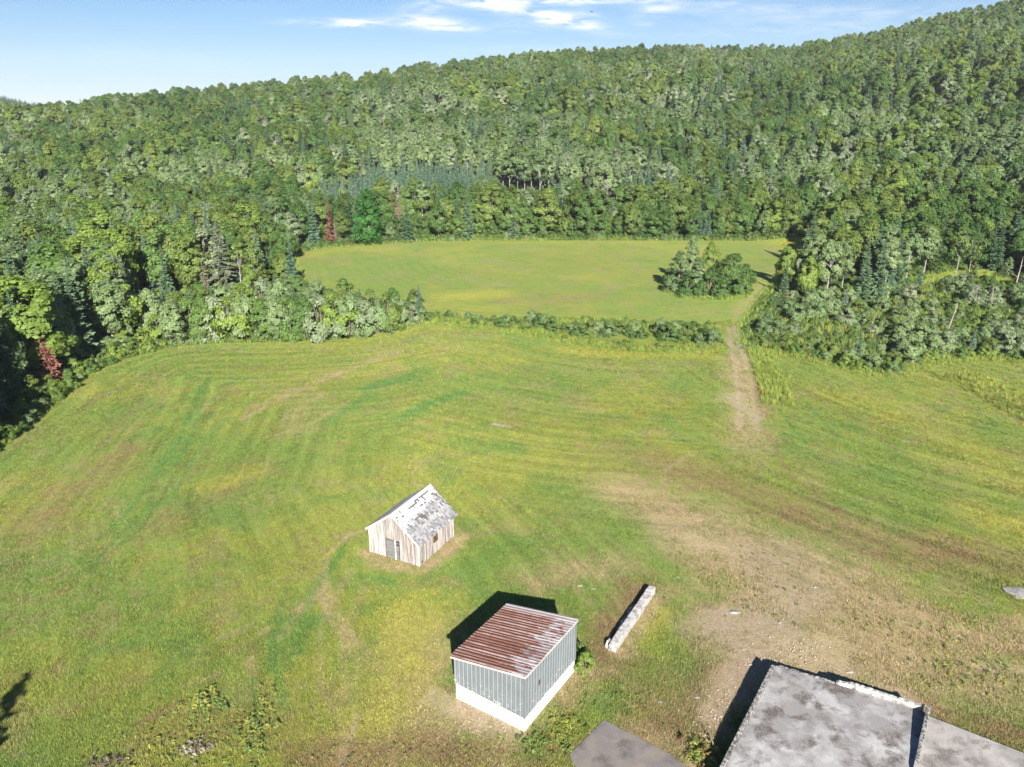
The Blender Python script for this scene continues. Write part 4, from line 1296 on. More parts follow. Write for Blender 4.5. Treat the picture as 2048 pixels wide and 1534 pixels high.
def side_panel(p0, p1, nrm, t0, t1, b0, b1, hole=None):
    """one ribbed siding sheet between two plan points; a raised rib on its first edge and a low one in the middle"""
    m = MB()
    e = np.array(p1) - np.array(p0)
    L = np.linalg.norm(e)
    e = e / L
    nn = np.array(nrm)
    prof = [(0.0, 0.0), (0.0, 0.04), (0.032, 0.04), (0.05, 0.0), (L / 2 - 0.02, 0.0), (L / 2 - 0.008, 0.013), (L / 2 + 0.008, 0.013), (L / 2 + 0.02, 0.0), (L, 0.0)]
    out = []
    for s, h in prof:
        q = np.array(p0) + e * s + nn * (h + 0.012)
        k = s / L
        out.append((q[0], q[1], b0 + (b1 - b0) * k, t0 + (t1 - t0) * k))
    vs = [(a, b_, zb) for a, b_, zb, zt in out] + [(a, b_, zt) for a, b_, zb, zt in out]
    n = len(out)
    fs = [(i, i + 1, n + i + 1, n + i) for i in range(n - 1)]
    if hole is None:
        m.add(vs, fs)
    else:
        hz0, hz1 = hole
        vs2 = [(a, b_, hz0) for a, b_, zb, zt in out] + [(a, b_, hz1) for a, b_, zb, zt in out]
        m.add(vs + vs2, [(i, i + 1, 2 * n + i + 1, 2 * n + i) for i in range(n - 1)] + [(3 * n + i, 3 * n + i + 1, n + i + 1, n + i) for i in range(n - 1)] +
              [(2 * n + 7, 2 * n + 8, 3 * n + 8, 3 * n + 7)])
    return m


cnt = [(0, 0), (GW, 0), (GW, GD), (0, GD)]
for k in range(4):
    a, b_ = np.array(cnt[k], float), np.array(cnt[(k + 1) % 4], float)
    L = np.linalg.norm(b_ - a)
    e = (b_ - a) / L
    nrm = np.array([e[1], -e[0]])
    npan = int(round(L / 0.30))
    for i in range(npan):
        p0, p1 = a + e * L * i / npan, a + e * L * (i + 1) / npan
        hole = (2.18, 2.55) if (k == 1 and i == 5) else None
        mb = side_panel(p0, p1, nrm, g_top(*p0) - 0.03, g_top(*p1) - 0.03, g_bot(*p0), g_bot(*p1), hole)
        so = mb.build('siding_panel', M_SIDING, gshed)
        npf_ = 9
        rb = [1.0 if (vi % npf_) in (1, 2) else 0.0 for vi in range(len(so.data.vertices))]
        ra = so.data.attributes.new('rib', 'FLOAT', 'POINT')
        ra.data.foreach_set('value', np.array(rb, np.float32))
for (a, b_) in cnt:
    m = MB()
    x0, y0 = (-0.046 if a == 0 else a - 0.014), (-0.046 if b_ == 0 else b_ - 0.014)
    m.box(x0, x0 + 0.06, y0, y0 + 0.06, g_bot(a, b_) - 0.01, g_top(a, b_) - 0.05)
    m.build('corner_trim', M_SIDING, gshed)
# torn hole: dark sheet painted as the shade inside, and the wood behind it
p = np.array([GW, 0]) + np.array([0, 1]) * (5.4 * GD / 20)
m = MB(); m.box(GW - 0.05, GW - 0.02, 5 * GD / 20 + 0.02, 6 * GD / 20 - 0.02, 2.15, 2.58); m.build('hole_shade', M_INSIDE_SHADE, gshed)
m = MB(); m.box(GW - 0.02, GW + 0.005, 5 * GD / 20 + 0.03, 5 * GD / 20 + 0.10, 2.17, 2.48); m.build('bare_stud', M_REDWOOD, gshed)
# roof sheets: ribs run down the slope
RL0, RL1, RV0, RV1 = -0.34, GW + 0.12, -0.10, GD + 0.16
nsh = 12
for i in range(nsh):
    v0, v1 = RV0 + (RV1 - RV0) * i / nsh, RV0 + (RV1 - RV0) * (i + 1) / nsh + 0.03
    wdt = v1 - v0
    prof = []
    nr = 2
    for q in range(nr):
        c0 = v0 + wdt * (q + 0.5) / nr
        hw = 0.022 if q % 2 else 0.05
        prof += [(c0 - hw - 0.022, 0, 0), (c0 - hw, 0.034, 1), (c0 + hw, 0.034, 1), (c0 + hw + 0.022, 0, 0)]
    prof = [(v0, 0.0, 0)] + prof + [(v1, 0.0, 0)]
    V, F, A = [], [], []
    nseg = 7
    du0, du1 = RL0 + r.uniform(-0.02, 0.03), RL1 + r.uniform(-0.03, 0.02)
    off = 0.055 + 0.006 * (i % 2)
    for s in range(nseg):
        uu = du0 + (du1 - du0) * s / (nseg - 1)
        sag = r.uniform(-0.004, 0.004)
        for (vv, hh, crest) in prof:
            V.append((uu, vv, g_top(uu, vv) + off + hh + sag))
            A.append((uu - RL0, vv - RV0, crest))
    npf = len(prof)
    for s in range(nseg - 1):
        for q in range(npf - 1):
            F.append((s * npf + q, (s + 1) * npf + q, (s + 1) * npf + q + 1, s * npf + q + 1))
    me = mesh_np('roof_sheet', np.array(V), np.array(F), [M_RUST], None, {'sheet': ('FLOAT_VECTOR', 'POINT', np.array(A))})
    link(bpy.data.objects.new('roof_sheet', me), gshed)
for (x0, x1, y0, y1, nm) in ((RL0 + 0.03, RL1 - 0.03, -0.07, -0.03, 'roof_edge'), (RL0 + 0.03, RL1 - 0.03, GD + 0.06, GD + 0.10, 'roof_edge'), (RL0 + 0.02, RL0 + 0.06, -0.028, GD + 0.055, 'eave_board'), (GW + 0.05, GW + 0.09, -0.028, GD + 0.055, 'eave_board')):
    m = MB()
    m.add([(a, b_, g_top(a, b_) - 0.10) for a, b_ in ((x0, y0), (x1, y0), (x1, y1), (x0, y1))] + [(a, b_, g_top(a, b_) + 0.045) for a, b_ in ((x0, y0), (x1, y0), (x1, y1), (x0, y1))],
          [(0, 3, 2, 1), (4, 5, 6, 7), (0, 1, 5, 4), (1, 2, 6, 5), (2, 3, 7, 6), (3, 0, 4, 7)])
    m.build(nm, M_TRIM, gshed)


# ------------------------------------------------------------------ concrete remains
def rough_wall(A, B, th, hts, z0, seed, name, mat, parent, n=26, amp=0.035):
    """old cast wall from plan point A to B with uneven faces and a crumbled top; hts = heights along it"""
    rr = random.Random(seed)
    A, B = np.array(A, float), np.array(B, float)
    e = (B - A) / np.linalg.norm(B - A)
    nr = np.array([-e[1], e[0]])
    V, F = [], []
    for i in range(n + 1):
        t = i / n
        hh = float(np.interp(t, np.linspace(0, 1, len(hts)), hts)) + rr.uniform(-amp, amp)
        c = A + (B - A) * t
        row = [(-th / 2, z0), (-th / 2, z0 + (hh - z0) * 0.5), (-th / 2 + 0.005, hh - 0.02), (-th * 0.40, hh + rr.uniform(-amp, amp)), (th * 0.40, hh + rr.uniform(-amp, amp)), (th / 2 - 0.005, hh - 0.02), (th / 2, z0 + (hh - z0) * 0.5), (th / 2, z0)]
        for (o, z_) in row:
            q = c + nr * (o + rr.uniform(-amp, amp) * 0.45) + e * (rr.uniform(-amp, amp) if i in (0, n) else 0)
            V.append((q[0], q[1], z_))
    k = 8
    for i in range(n):
        for j in range(k - 1):
            F.append((i * k + j, i * k + j + 1, (i + 1) * k + j + 1, (i + 1) * k + j))
    me = bpy.data.meshes.new(name)
    me.from_pydata(V, [], F + [tuple(range(k))[::-1], tuple(range(n * k, n * k + k))])
    me.materials.append(mat)
    me.update()
    return link(bpy.data.objects.new(name, me), parent)


lw = empty('concrete_wall', (0, 0, 0))
props(lw, 'low crumbling length of old concrete wall standing alone in the grass', 'wall')
a_, b2 = flat(1226, 1304), flat(1305, 1186)
nrm = np.array([-(b2 - a_)[1], (b2 - a_)[0]]) / np.linalg.norm(b2 - a_)
off = nrm * 0.16
rough_wall(a_ + off * 0.4, b2 + off * 0.4, 0.52, [0.50, 0.58, 0.56, 0.58, 0.55, 0.57, 0.58], -0.2, 3, 'wall_body', M_CONC, lw, 30, 0.016)
rough_wall(a_ + nrm * 0.52 + (b2 - a_) * 0.015, a_ + nrm * 0.48 + (b2 - a_) * 0.10, 0.20, [0.30, 0.44, 0.36], -0.1, 4, 'broken_chunk', M_CONC, lw, 5, 0.05)
rough_wall(a_ + nrm * 0.50 + (b2 - a_) * 0.25, a_ + nrm * 0.52 + (b2 - a_) * 0.72, 0.20, [0.10, 0.30, 0.22, 0.34, 0.12], -0.1, 5, 'broken_chunk', M_CONC, lw, 14, 0.06)

fo = empty('concrete_foundation', (0, 0, 0))
props(fo, 'raised grey concrete floor slab stained dark and white with low broken walls round its edge', 'foundation')
S0, S1 = flat(1553, 1331, 0.9), flat(1850, 1424, 0.9)
eX = (S1 - S0) / np.linalg.norm(S1 - S0)
W0, W1 = flat(1546, 1327, 1.05), flat(1440, 1534, 1.05)
eL = (W1 - W0) / np.linalg.norm(W1 - W0)
R0, R1 = flat(1850, 1424, 0.9), flat(1826, 1534, 0.9)
eR = (R1 - R0) / np.linalg.norm(R1 - R0)
top = [S0 + eL * 0.0, S1, S1 + eR * 9.0, S0 + eL * 11.5]
m = MB()
m.prism([(q[0], q[1], 0.90) for q in top], (0, 0, -1.15))
m.build('slab', M_SLAB, fo)
nl = np.array([eL[1], -eL[0]])
if nl @ eX > 0: nl = -nl
c0 = S0 + nl * 0.13
rough_wall(c0 + eL * 0.25, c0 + eL * 11.5, 0.24, [1.06, 1.08, 1.02, 1.04, 1.0, 1.02, 1.0], -0.25, 8, 'side_wall', M_LICHEN, fo, 60, 0.012)
nb = np.array([-eX[1], eX[0]])
Lx_ = np.linalg.norm(S1 - S0)
rough_wall(S0 + eX * Lx_ * 0.42 - nb * 0.0 + nb * 0.14, S1 - eX * 0.1 + nb * 0.14, 0.26, [1.02, 1.22, 1.2, 1.18, 1.16, 1.2], -0.25, 9, 'back_wall', M_CONC, fo, 30, 0.02)
rough_wall(S0 + eX * 0.15 + nb * 0.10, S0 + eX * Lx_ * 0.415 + nb * 0.10, 0.18, [0.86, 0.9, 0.88, 0.92], -0.25, 10, 'back_kerb', M_LICHEN, fo, 16, 0.03)
rough_wall(S1 + eX * 0.12, S1 + eX * 0.10 + eR * 9.0, 0.22, [1.42, 1.38, 1.28, 1.16, 1.05, 1.0, .98, .96], -0.25, 11, 'end_wall', M_LICHEN, fo, 40, 0.014)
ad = empty('concrete_pad', (0, 0, 0))
props(ad, 'smooth grey concrete pad joined to the right end of the stained slab', 'concrete pad')
P0, P1 = flat(1855, 1431, 0.55), flat(2048, 1506, 0.55)
eP = (P1 - P0) / np.linalg.norm(P1 - P0)
q = [P0 + eX * 0.06, P0 + eP * 11, P0 + eP * 11 + eR * 9, P0 + eX * 0.06 + eR * 9.0]
m = MB(); m.prism([(a[0], a[1], 0.55) for a in q], (0, 0, -0.8)); m.build('slab', M_PAD, ad)
ap = empty('concrete_pad', (0, 0, 0))
props(ap, 'flat dusty concrete pad lying level with the grass in front of the metal shed', 'concrete pad')
q = [flat(1207, 1441), flat(1262, 1468), flat(1340, 1509), flat(1372, 1534), flat(1395, 1552)]
q += [q[-1] + np.array([-2.0, -6.0]), flat(1150, 1534) + np.array([-2.5, -6.0]), flat(1150, 1534), flat(1138, 1511)]
m = MB(); m.prism([(a[0], a[1], 0.05) for a in q], (0, 0, -0.25)); m.build('slab', M_PAD2, ap)


def rock(x, y, sx, sy, sz, seed, label, group=None, name='rock'):
    import bmesh
    bm = bmesh.new()
    bmesh.ops.create_icosphere(bm, subdivisions=2, radius=1)
    for v in bm.verts:
        q = mnoise.noise(v.co * 1.3 + Vector((seed * 3.1, 0, 0))) * 0.5 + mnoise.noise(v.co * 3 + Vector((0, seed, 0))) * 0.2
        v.co = Vector((v.co.x * sx, v.co.y * sy, v.co.z * sz)) * (1 + q)
    me = bpy.data.meshes.new(name)
    bm.to_mesh(me)
    bm.free()
    me.materials.append(M_ROCK)
    o = link(bpy.data.objects.new(name, me))
    o.location = (x, y, float(T(x, y)) + sz * 0.2)
    return props(o, label, 'rock', group)


px_ = flat(2040, 1186)
rock(px_[0], px_[1], 1.05, 0.8, 0.12, 1, 'large pale flat rock in the grass at the right edge')
px_ = flat(1470, 1225)
rock(px_[0], px_[1], 0.42, 0.16, 0.07, 2, 'flat grey stone half buried where the bare dirt begins')
STONE = ['small pale stone on the worn ground beyond the low concrete wall', 'small pale stone on the reddish bare soil right of the wall', 'small pale stone behind the back wall of the slab', 'small pale stone at the middle of the bare soil above the slab',
         'right one of two pale stones in the grass behind the metal shed', 'left one of two pale stones in the grass behind the metal shed', 'small pale stone at the left corner of the slab', 'small pale stone in the grass left of the slab',
         'small pale stone in the dry grass near the right edge', 'small pale stone in the grass between metal shed and slab']
for i, (a, b_) in enumerate([(1355, 1155), (1630, 1175), (1700, 1345), (1560, 1245), (1185, 1178), (1160, 1172), (1500, 1330), (1395, 1395), (1950, 1240), (1320, 1405)]):
    px_ = flat(a, b_)
    rock(px_[0], px_[1], 0.13 + .05 * (i % 3), 0.10, 0.06, 10 + i, STONE[i], 'small stones scattered on the worn ground')


# ------------------------------------------------------------------ scattering what nobody could count
def scatter(name, P, rz, sc, kind, meshes, label, tint=None, tilt=None):
    """points that carry instances of the given meshes through geometry nodes: ONE stuff object"""
    n = len(P)
    me = bpy.data.meshes.new(name)
    me.vertices.add(n)
    me.vertices.foreach_set('co', np.asarray(P, np.float32).ravel())
    def at(nm, typ, arr, key):
        a = me.attributes.new(nm, typ, 'POINT')
        a.data.foreach_set(key, np.asarray(arr, np.int32 if typ == 'INT' else np.float32).ravel())
    R3 = np.zeros((n, 3)); R3[:, 2] = rz
    if tilt is not None: R3[:, :2] = tilt
    at('rot', 'FLOAT_VECTOR', R3, 'vector')
    S3 = sc if np.ndim(sc) == 2 else np.repeat(np.asarray(sc)[:, None], 3, 1)
    at('scl', 'FLOAT_VECTOR', S3, 'vector')
    at('kind', 'INT', kind, 'value')
    if tint is not None: at('tint', 'FLOAT_COLOR', np.concatenate([tint, np.ones((n, 1))], 1), 'color')
    o = link(bpy.data.objects.new(name, me))
    props(o, label, None, None, 'stuff')
    ng = bpy.data.node_groups.new(name + '_scatter', 'GeometryNodeTree')
    ng.interface.new_socket('Geometry', in_out='INPUT', socket_type='NodeSocketGeometry')
    ng.interface.new_socket('Geometry', in_out='OUTPUT', socket_type='NodeSocketGeometry')
    N = ng.nodes
    gi, go = N.new('NodeGroupInput'), N.new('NodeGroupOutput')
    jn = N.new('GeometryNodeJoinGeometry')
    def named(nm, typ):
        a = N.new('GeometryNodeInputNamedAttribute')
        a.data_type = typ
        a.inputs['Name'].default_value = nm
        return a.outputs[0]
    kd, rt, sv = named('kind', 'INT'), named('rot', 'FLOAT_VECTOR'), named('scl', 'FLOAT_VECTOR')
    for k, mm in enumerate(meshes):
        src = bpy.data.objects.new(name + '_source', mm)
        oi = N.new('GeometryNodeObjectInfo')
        oi.inputs['Object'].default_value = src
        ip = N.new('GeometryNodeInstanceOnPoints')
        cmp_ = N.new('FunctionNodeCompare')
        cmp_.data_type = 'INT'
        cmp_.operation = 'EQUAL'
        ng.links.new(kd, cmp_.inputs[2])
        cmp_.inputs[3].default_value = k
        ng.links.new(gi.outputs[0], ip.inputs['Points'])
        ng.links.new(cmp_.outputs[0], ip.inputs['Selection'])
        ng.links.new(oi.outputs['Geometry'], ip.inputs['Instance'])
        e2r = N.new('FunctionNodeEulerToRotation')
        ng.links.new(rt, e2r.inputs[0])
        ng.links.new(e2r.outputs[0], ip.inputs['Rotation'])
        ng.links.new(sv, ip.inputs['Scale'])
        ng.links.new(ip.outputs[0], jn.inputs[0])
    ng.links.new(jn.outputs[0], go.inputs[0])
    md = o.modifiers.new('scatter', 'NODES')
    md.node_group = ng
    return o


# ------------------------------------------------------------------ trees that stand out
CLEAR = []
used = []            # (x, y, r) taken ground


def hero(kind, name, pbx, pby, ytop, label, cat='tree', group=None, wide=1.0, rz=None, tilt=(0, 0), foliage='crown', H=None):
    b = ground(pbx, pby)
    h = H if H else height_to(b, ytop)
    used.append((b[0], b[1], 1.6))
    CLEAR.append((b[0], b[1], b[2] + 0.30 * h, h))
    return thing_tree(kind, name, b[0], b[1], b[2] - 0.05, h, random.uniform(0, 6.28) if rz is None else rz, label, cat, group, wide, tilt, foliage)


K_RED = mk_con('red_spruce', 401, N_RED, BARK_DEAD, 10, 1.25, levels=26, gaps=0.25, leaf=0.42)
K_ROSE = mk_con('rusty_spruce', 402, N_ROSE, BARK_DEAD, 10, 1.75, levels=26, gaps=0.45, leaf=0.28)
K_PALE = mk_con('dying_spruce', 403, N_PALE, BARK_DEAD, 11, 1.75, levels=30, gaps=0.42, leaf=0.34, droop=0.45)
K_OLDSP = mk_con('old_spruce', 404, leaf_material('needles_old', (0.085, 0.095, 0.058), (0.085, 0.098, 0.060), (0.095, 0.105, 0.065), 0.06), BARK_DEAD, 12, 2.5, levels=30, gaps=0.32, leaf=0.45, droop=0.5, hb=1.0)
K_MAPLE = mk_broad('bright_maple', 410, L_BRIGHT, BARK, 12, 0.5, 3.9, 0.2, 6, shape=0.55, nclump=90, nleaf=8500, leaf=0.24)
K_ROUND = mk_broad('round_bush_tree', 411, L_YELLOW, BARK, 5.0, 0.2, 2.1, 0.09, 5, shape=0.7, nclump=34, nleaf=2600, leaf=0.17)
K_ASPEN = mk_broad('aspen', 412, L_GREY, BARK_PALE, 12.5, 6.2, 2.7, 0.16, 9, shape=0.8, nclump=40, nleaf=2600)
K_WIDEASP = mk_broad('wide_aspen', 413, L_GREY, BARK_PALE, 11, 2.6, 4.2, 0.2, 14, shape=0.95, nclump=70, nleaf=8500, leaf=0.22)
K_FORK = mk_broad('fork_tree', 414, L_OLIVE, BARK_PALE, 11, 3.6, 3.4, 0.22, 16, shape=0.85, nclump=44, nleaf=2600)
K_BIRCH = mk_broad('thin_birch', 415, L_OLIVE, BARK_PALE, 11, 5.5, 2.3, 0.14, 12, shape=0.9, nclump=24, nleaf=900)
K_BRIGHTB = mk_broad('bright_birch', 416, L_YELLOW, BARK_PALE, 9, 2.0, 2.3, 0.12, 9, shape=0.95, nclump=50, nleaf=5000, leaf=0.2)
K_DARKR = mk_broad('dark_round', 417, L_GREEN, BARK, 8.5, 0.6, 3.9, 0.2, 8, shape=0.6, nclump=80, nleaf=8000, leaf=0.21)
K_TOPPED = mk_broad('topped_birch', 418, L_GREY, BARK_PALE, 10, 1.2, 2.3, 0.11, 10, shape=0.62, nclump=60, nleaf=6000, leaf=0.2)


def snag_kind(name, seed, H, fork=False, limbs=9, twig=True):
    r_ = random.Random(seed)
    m = MB()
    bx = r_.uniform(-.5, .5)
    spine = [(0, 0, -.3), (bx * .2, 0, H * .3), (bx * .5, .1, H * .65), (bx, .1, H)]
    m.tube(spine, [0.17, 0.13, 0.09, 0.02], 6)
    if fork:
        m.tube([(bx * .15, 0, H * .22), (bx * .2 - 0.7, 0.1, H * .5), (bx * .3 - 0.5, 0, H * .85)], [0.12, 0.09, 0.02], 5)
    tw = MB()
    for k in range(limbs):
        z = H * r_.uniform(0.35, 0.97)
        a = r_.uniform(0, 6.28)
        l = (H - z) * 0.35 + r_.uniform(0.5, 1.2)
        p0 = (bx * z / H, 0.05, z)
        p1 = (p0[0] + math.cos(a) * l * .6, p0[1] + math.sin(a) * l * .6, z + l * .35)
        p2 = (p0[0] + math.cos(a + .2) * l, p0[1] + math.sin(a + .2) * l, z + l * .8)
        tw.tube([p0, p1, p2], [0.055, 0.035, 0.012], 4)
        for q in range(4 if twig else 1):
            a2 = a + r_.uniform(-1, 1)
            tw.tube([p1, (p1[0] + math.cos(a2) * .7, p1[1] + math.sin(a2) * .7, p1[2] + r_.uniform(.1, .8))], [0.025, 0.008], 3)
    class S: pass
    s = S()
    s.crown = tw.mesh(name + '_limbs', BARK_DEAD, True, False)
    s.trunk = m.mesh(name + '_trunk', BARK_PALE, True, False)
    s.H = H
    return s


S_FORK, S_BARE, S_POLE, S_BUSHY = snag_kind('snag_fork', 1, 8, True, 8), snag_kind('snag_bare', 2, 8, False, 12), snag_kind('snag_pole', 3, 6, False, 2, False), snag_kind('snag_bushy', 4, 8, False, 34)

hero(K_RED, 'dead_spruce', 108, 770, 592, 'tall rust red dead spruce rising among green trees at the left edge of the field', 'dead tree', wide=1.05)
hero(K_PALE, 'dying_spruce', 415, 602, 502, 'pale grey dying spruce with a bare white trunk left of the field point', 'spruce')
hero(K_OLDSP, 'old_spruce', 452, 606, 432, 'tallest ragged grey green spruce rising above the trees left of the back field', 'spruce', wide=1.05)
hero(CONIF[1], 'spruce_tree', 338, 606, 488, 'slim dark green spruce standing left of the ragged tall one', 'spruce', wide=0.9)
hero(CONIF[3], 'spruce_tree', 315, 600, 515, 'blue green young spruce beside the slim dark one', 'spruce')
hero(CONIF[4], 'spruce_tree', 586, 575, 476, 'lone pointed spruce at the left corner of the back field', 'spruce')
hero(K_BIRCH, 'birch_tree', 484, 598, 478, 'thin birch with a bare pale trunk beside the ragged tall spruce', 'tree')
hero(K_FORK, 'forked_tree', 508, 590, 478, 'sparse olive tree with a forked pale trunk near the back field corner', 'tree', wide=0.85)
hero(BROAD[9], 'young_tree', 503, 612, 532, 'small rounded bright yellow green tree in front of the forked one', 'tree', wide=0.8)
hero(K_WIDEASP, 'aspen_tree', 228, 690, 556, 'broad pale aspen showing bare limbs under its crown at the left field edge', 'tree')
hero(K_ROUND, 'rounded_shrub', 322, 692, 626, 'rounded light green bush tree at the bend of the field edge', 'shrub', wide=1.05)
hero(K_ROUND, 'rounded_shrub', 284, 697, 656, 'smaller light green bush left of the rounded bush tree', 'shrub')
hero(K_RED, 'dead_spruce', 662, 489, 392, 'rust tipped dead spruce with bare pale trunk at the far field edge', 'dead tree', wide=0.9)
hero(K_ROSE, 'dead_spruce', 672, 487, 438, 'short rusty grey dead spruce leaning against the rust tipped one', 'dead tree')
hero(K_MAPLE, 'maple_tree', 738, 489, 376, 'large bright green layered maple at the far edge of the back field', 'tree', wide=0.86)
hero(K_RED, 'dead_spruce', 786, 462, 377, 'rust red dying spruce just right of the bright green maple', 'dead tree', wide=0.75)
hero(K_ROSE, 'dead_spruce', 799, 462, 370, 'rusty grey dead spruce, tallest right of the bright green maple', 'dead tree', wide=0.7)
hero(CONIF[0], 'spruce_tree', 815, 483, 398, 'dark spruce at the far field edge right of the bright green maple', 'spruce')
hero(K_ASPEN, 'poplar_tree', 845, 462, 358, 'pale poplar with a forked white trunk above the dark spruce', 'tree')
hero(CONIF[2], 'spruce_tree', 936, 479, 374, 'dark spruce standing alone among broadleaf trees at the far field edge', 'spruce')
hero(BROAD[4], 'broadleaf_tree', 985, 470, 362, 'olive tree with dark hollows behind the far field edge', 'tree')
hero(S_FORK, 'dead_birch', 1129, 452, 384, 'dead white birch with two forked stems behind the far field edge', 'dead tree', foliage='limbs')
hero(S_BUSHY, 'dead_tree', 1212, 412, 364, 'bare grey dead tree with a bushy top above the far field edge', 'dead tree', foliage='limbs', wide=0.9)
hero(S_BUSHY, 'dead_tree', 1180, 390, 336, 'grey bare crown standing behind the white birch', 'dead tree', foliage='limbs', wide=0.9)
for i, (a, b_, t_) in enumerate([(1020, 400, 300), (1036, 404, 292), (1050, 410, 305), (1062, 402, 296), (1079, 408, 308), (1006, 394, 304), (1096, 400, 312), (1122, 392, 318)]):
    hero(K_ASPEN, 'aspen_tree', a, b_, t_, [None, 'first', 'second', 'third', 'fourth', 'fifth', 'sixth', 'seventh', 'eighth'][{1006: 1, 1020: 2, 1036: 3, 1050: 4, 1062: 5, 1079: 6, 1096: 7, 1122: 8}[a]] + ' white trunked aspen from the left in the grove above the far field', 'tree', 'aspens in the open grove', wide=0.95)
# the clump of trees in the back field
hero(K_TOPPED, 'birch_tree', 1356, 577, 500, 'grey green birch at the left side of the clump in the back field', 'tree', wide=1.25)
hero(K_TOPPED, 'birch_tree', 1380, 568, 470, 'tallest thin birch with a bare pale trunk in the back field clump', 'tree', wide=0.75)
hero(K_BRIGHTB, 'young_tree', 1416, 566, 482, 'bright green topped tree in the middle of the back field clump', 'tree', wide=0.95)
hero(K_DARKR, 'broadleaf_tree', 1462, 578, 505, 'dark rounded tree at the right side of the back field clump', 'tree', wide=1.0)
hero(S_BARE, 'dead_stump', 1420, 576, 552, 'dead grey brush in the gap of the back field clump', 'dead tree', foliage='limbs')
hero(SHRUB[3], 'field_shrub', 1418, 588, 540, 'tall leafy shrub in the middle of the back field clump under the bright topped tree', 'shrub', wide=1.1)
hero(SHRUB[0], 'field_shrub', 1386, 584, 538, 'tall grey green shrub left of the middle of the back field clump', 'shrub', wide=1.1)
hero(K_DARKR, 'broadleaf_tree', 1434, 572, 524, 'dark green tree filling the back field clump behind its bright topped tree', 'tree', wide=1.0)
hero(K_TOPPED, 'birch_tree', 1398, 570, 516, 'grey green tree right of the tallest thin birch in the back field clump', 'tree', wide=1.35)
hero(K_DARKR, 'broadleaf_tree', 1340, 572, 534, 'small dark tree at the far left of the back field clump', 'tree', wide=0.9)
hero(BROAD[0], 'broadleaf_tree', 1488, 578, 526, 'green tree at the far right of the back field clump', 'tree', wide=1.0)
for a, b_, t_, lb in [(1344, 584, 548, 'grey green shrub at the left foot of the back field clump'), (1372, 592, 552, 'leafy shrub at the front of the back field clump, left of its gap'),
                      (1400, 592, 560, 'low bright shrub under the gap of the back field clump'), (1442, 594, 556, 'dense green shrub at the front of the back field clump, right of its gap'),
                      (1484, 590, 548, 'green shrub at the right foot of the back field clump')]:
    hero(SHRUB[3 if b_ > 588 else 0], 'field_shrub', a, b_, t_, lb, 'shrub', 'shrubs round the foot of the back field clump')
# right of the back field
hero(K_WIDEASP, 'broadleaf_tree', 1652, 590, 478, 'big pale rounded tree with a forked trunk right of the back field', 'tree', wide=0.8)
hero(BROAD[9], 'broadleaf_tree', 1612, 594, 510, 'pale yellow green tree left of the big forked one', 'tree', wide=0.85)
hero(BROAD[8], 'broadleaf_tree', 1630, 540, 466, 'grey green tree at the far right corner of the back field', 'tree')
hero(CONIF[0], 'spruce_tree', 1722, 606, 496, 'dark green spruce standing in the scrub right of the back field', 'spruce')
hero(CONIF[1], 'spruce_tree', 1752, 600, 476, 'taller dark spruce right of the first one in the scrub', 'spruce')
hero(CONIF[3], 'spruce_tree', 1836, 580, 530, 'small blue green spruce by the yellow gap on the right', 'spruce')
hero(K_BIRCH, 'pine_tree', 1908, 562, 452, 'tall thin tree with a long bare pale trunk at the yellow gap', 'tree', wide=0.8)
hero(K_BIRCH, 'pine_tree', 1934, 566, 470, 'leaning thin tree with a bare trunk right of the tall pale one', 'tree', wide=0.85)
hero(CONIF[2], 'spruce_tree', 1990, 540, 440, 'tall dark spruce at the right edge of the picture behind the yellow gap', 'spruce')
hero(S_POLE, 'dead_tree', 2030, 578, 512, 'pale bare dead trunk at the right edge behind the scrub', 'dead tree', foliage='limbs')
hero(S_POLE, 'dead_tree', 1893, 668, 600, 'leaning white dead trunk in the middle of the right scrub', 'dead tree', foliage='limbs', tilt=(0, 0.22))
hero(S_FORK, 'dead_tree', 1946, 612, 566, 'forked white dead stem in the right scrub', 'dead tree', foliage='limbs')
hero(S_POLE, 'dead_tree', 1981, 612, 572, 'short straight white dead stem right of the forked one', 'dead tree', foliage='limbs')
hero(S_POLE, 'dead_tree', 1738, 660, 616, 'pale dead stem leaning over the scrub near the track', 'dead tree', foliage='limbs', tilt=(0, -0.25))
# spruce outside the frame: its shadow lies on the grass at the lower left
b_ = np.array([-27.4, 17.4])
thing_tree(CONIF[0], 'spruce_tree', b_[0], b_[1], -0.05, 11.4, 0.4, 'spruce whose pointed shadow lies on the grass at the lower left corner', 'spruce', None, 1.6)
b_ = flat(1170, 1336)
t_ = thing_tree(SHRUB[5], 'leafy_shrub', b_[0], b_[1], 0, 1.25, 1.0, 'small bright green bush growing against the right wall of the metal shed', 'shrub', None, 1.0)
b_ = flat(1162, 1308)
thing_tree(SHRUB[3], 'leafy_shrub', b_[0], b_[1], 0, 0.9, 2.0, 'darker sprig of bush behind the small bush at the metal shed', 'shrub', None, 0.8)

NUM = ('first second third fourth fifth sixth seventh eighth ninth tenth eleventh twelfth thirteenth fourteenth fifteenth sixteenth seventeenth eighteenth nineteenth twentieth twenty-first '
       'twenty-second twenty-third twenty-fourth twenty-fifth twenty-sixth twenty-seventh twenty-eighth twenty-ninth thirtieth thirty-first thirty-second thirty-third thirty-fourth thirty-fifth thirty-sixth '
       'thirty-seventh thirty-eighth thirty-ninth fortieth forty-first forty-second forty-third forty-fourth forty-fifth forty-sixth').split()
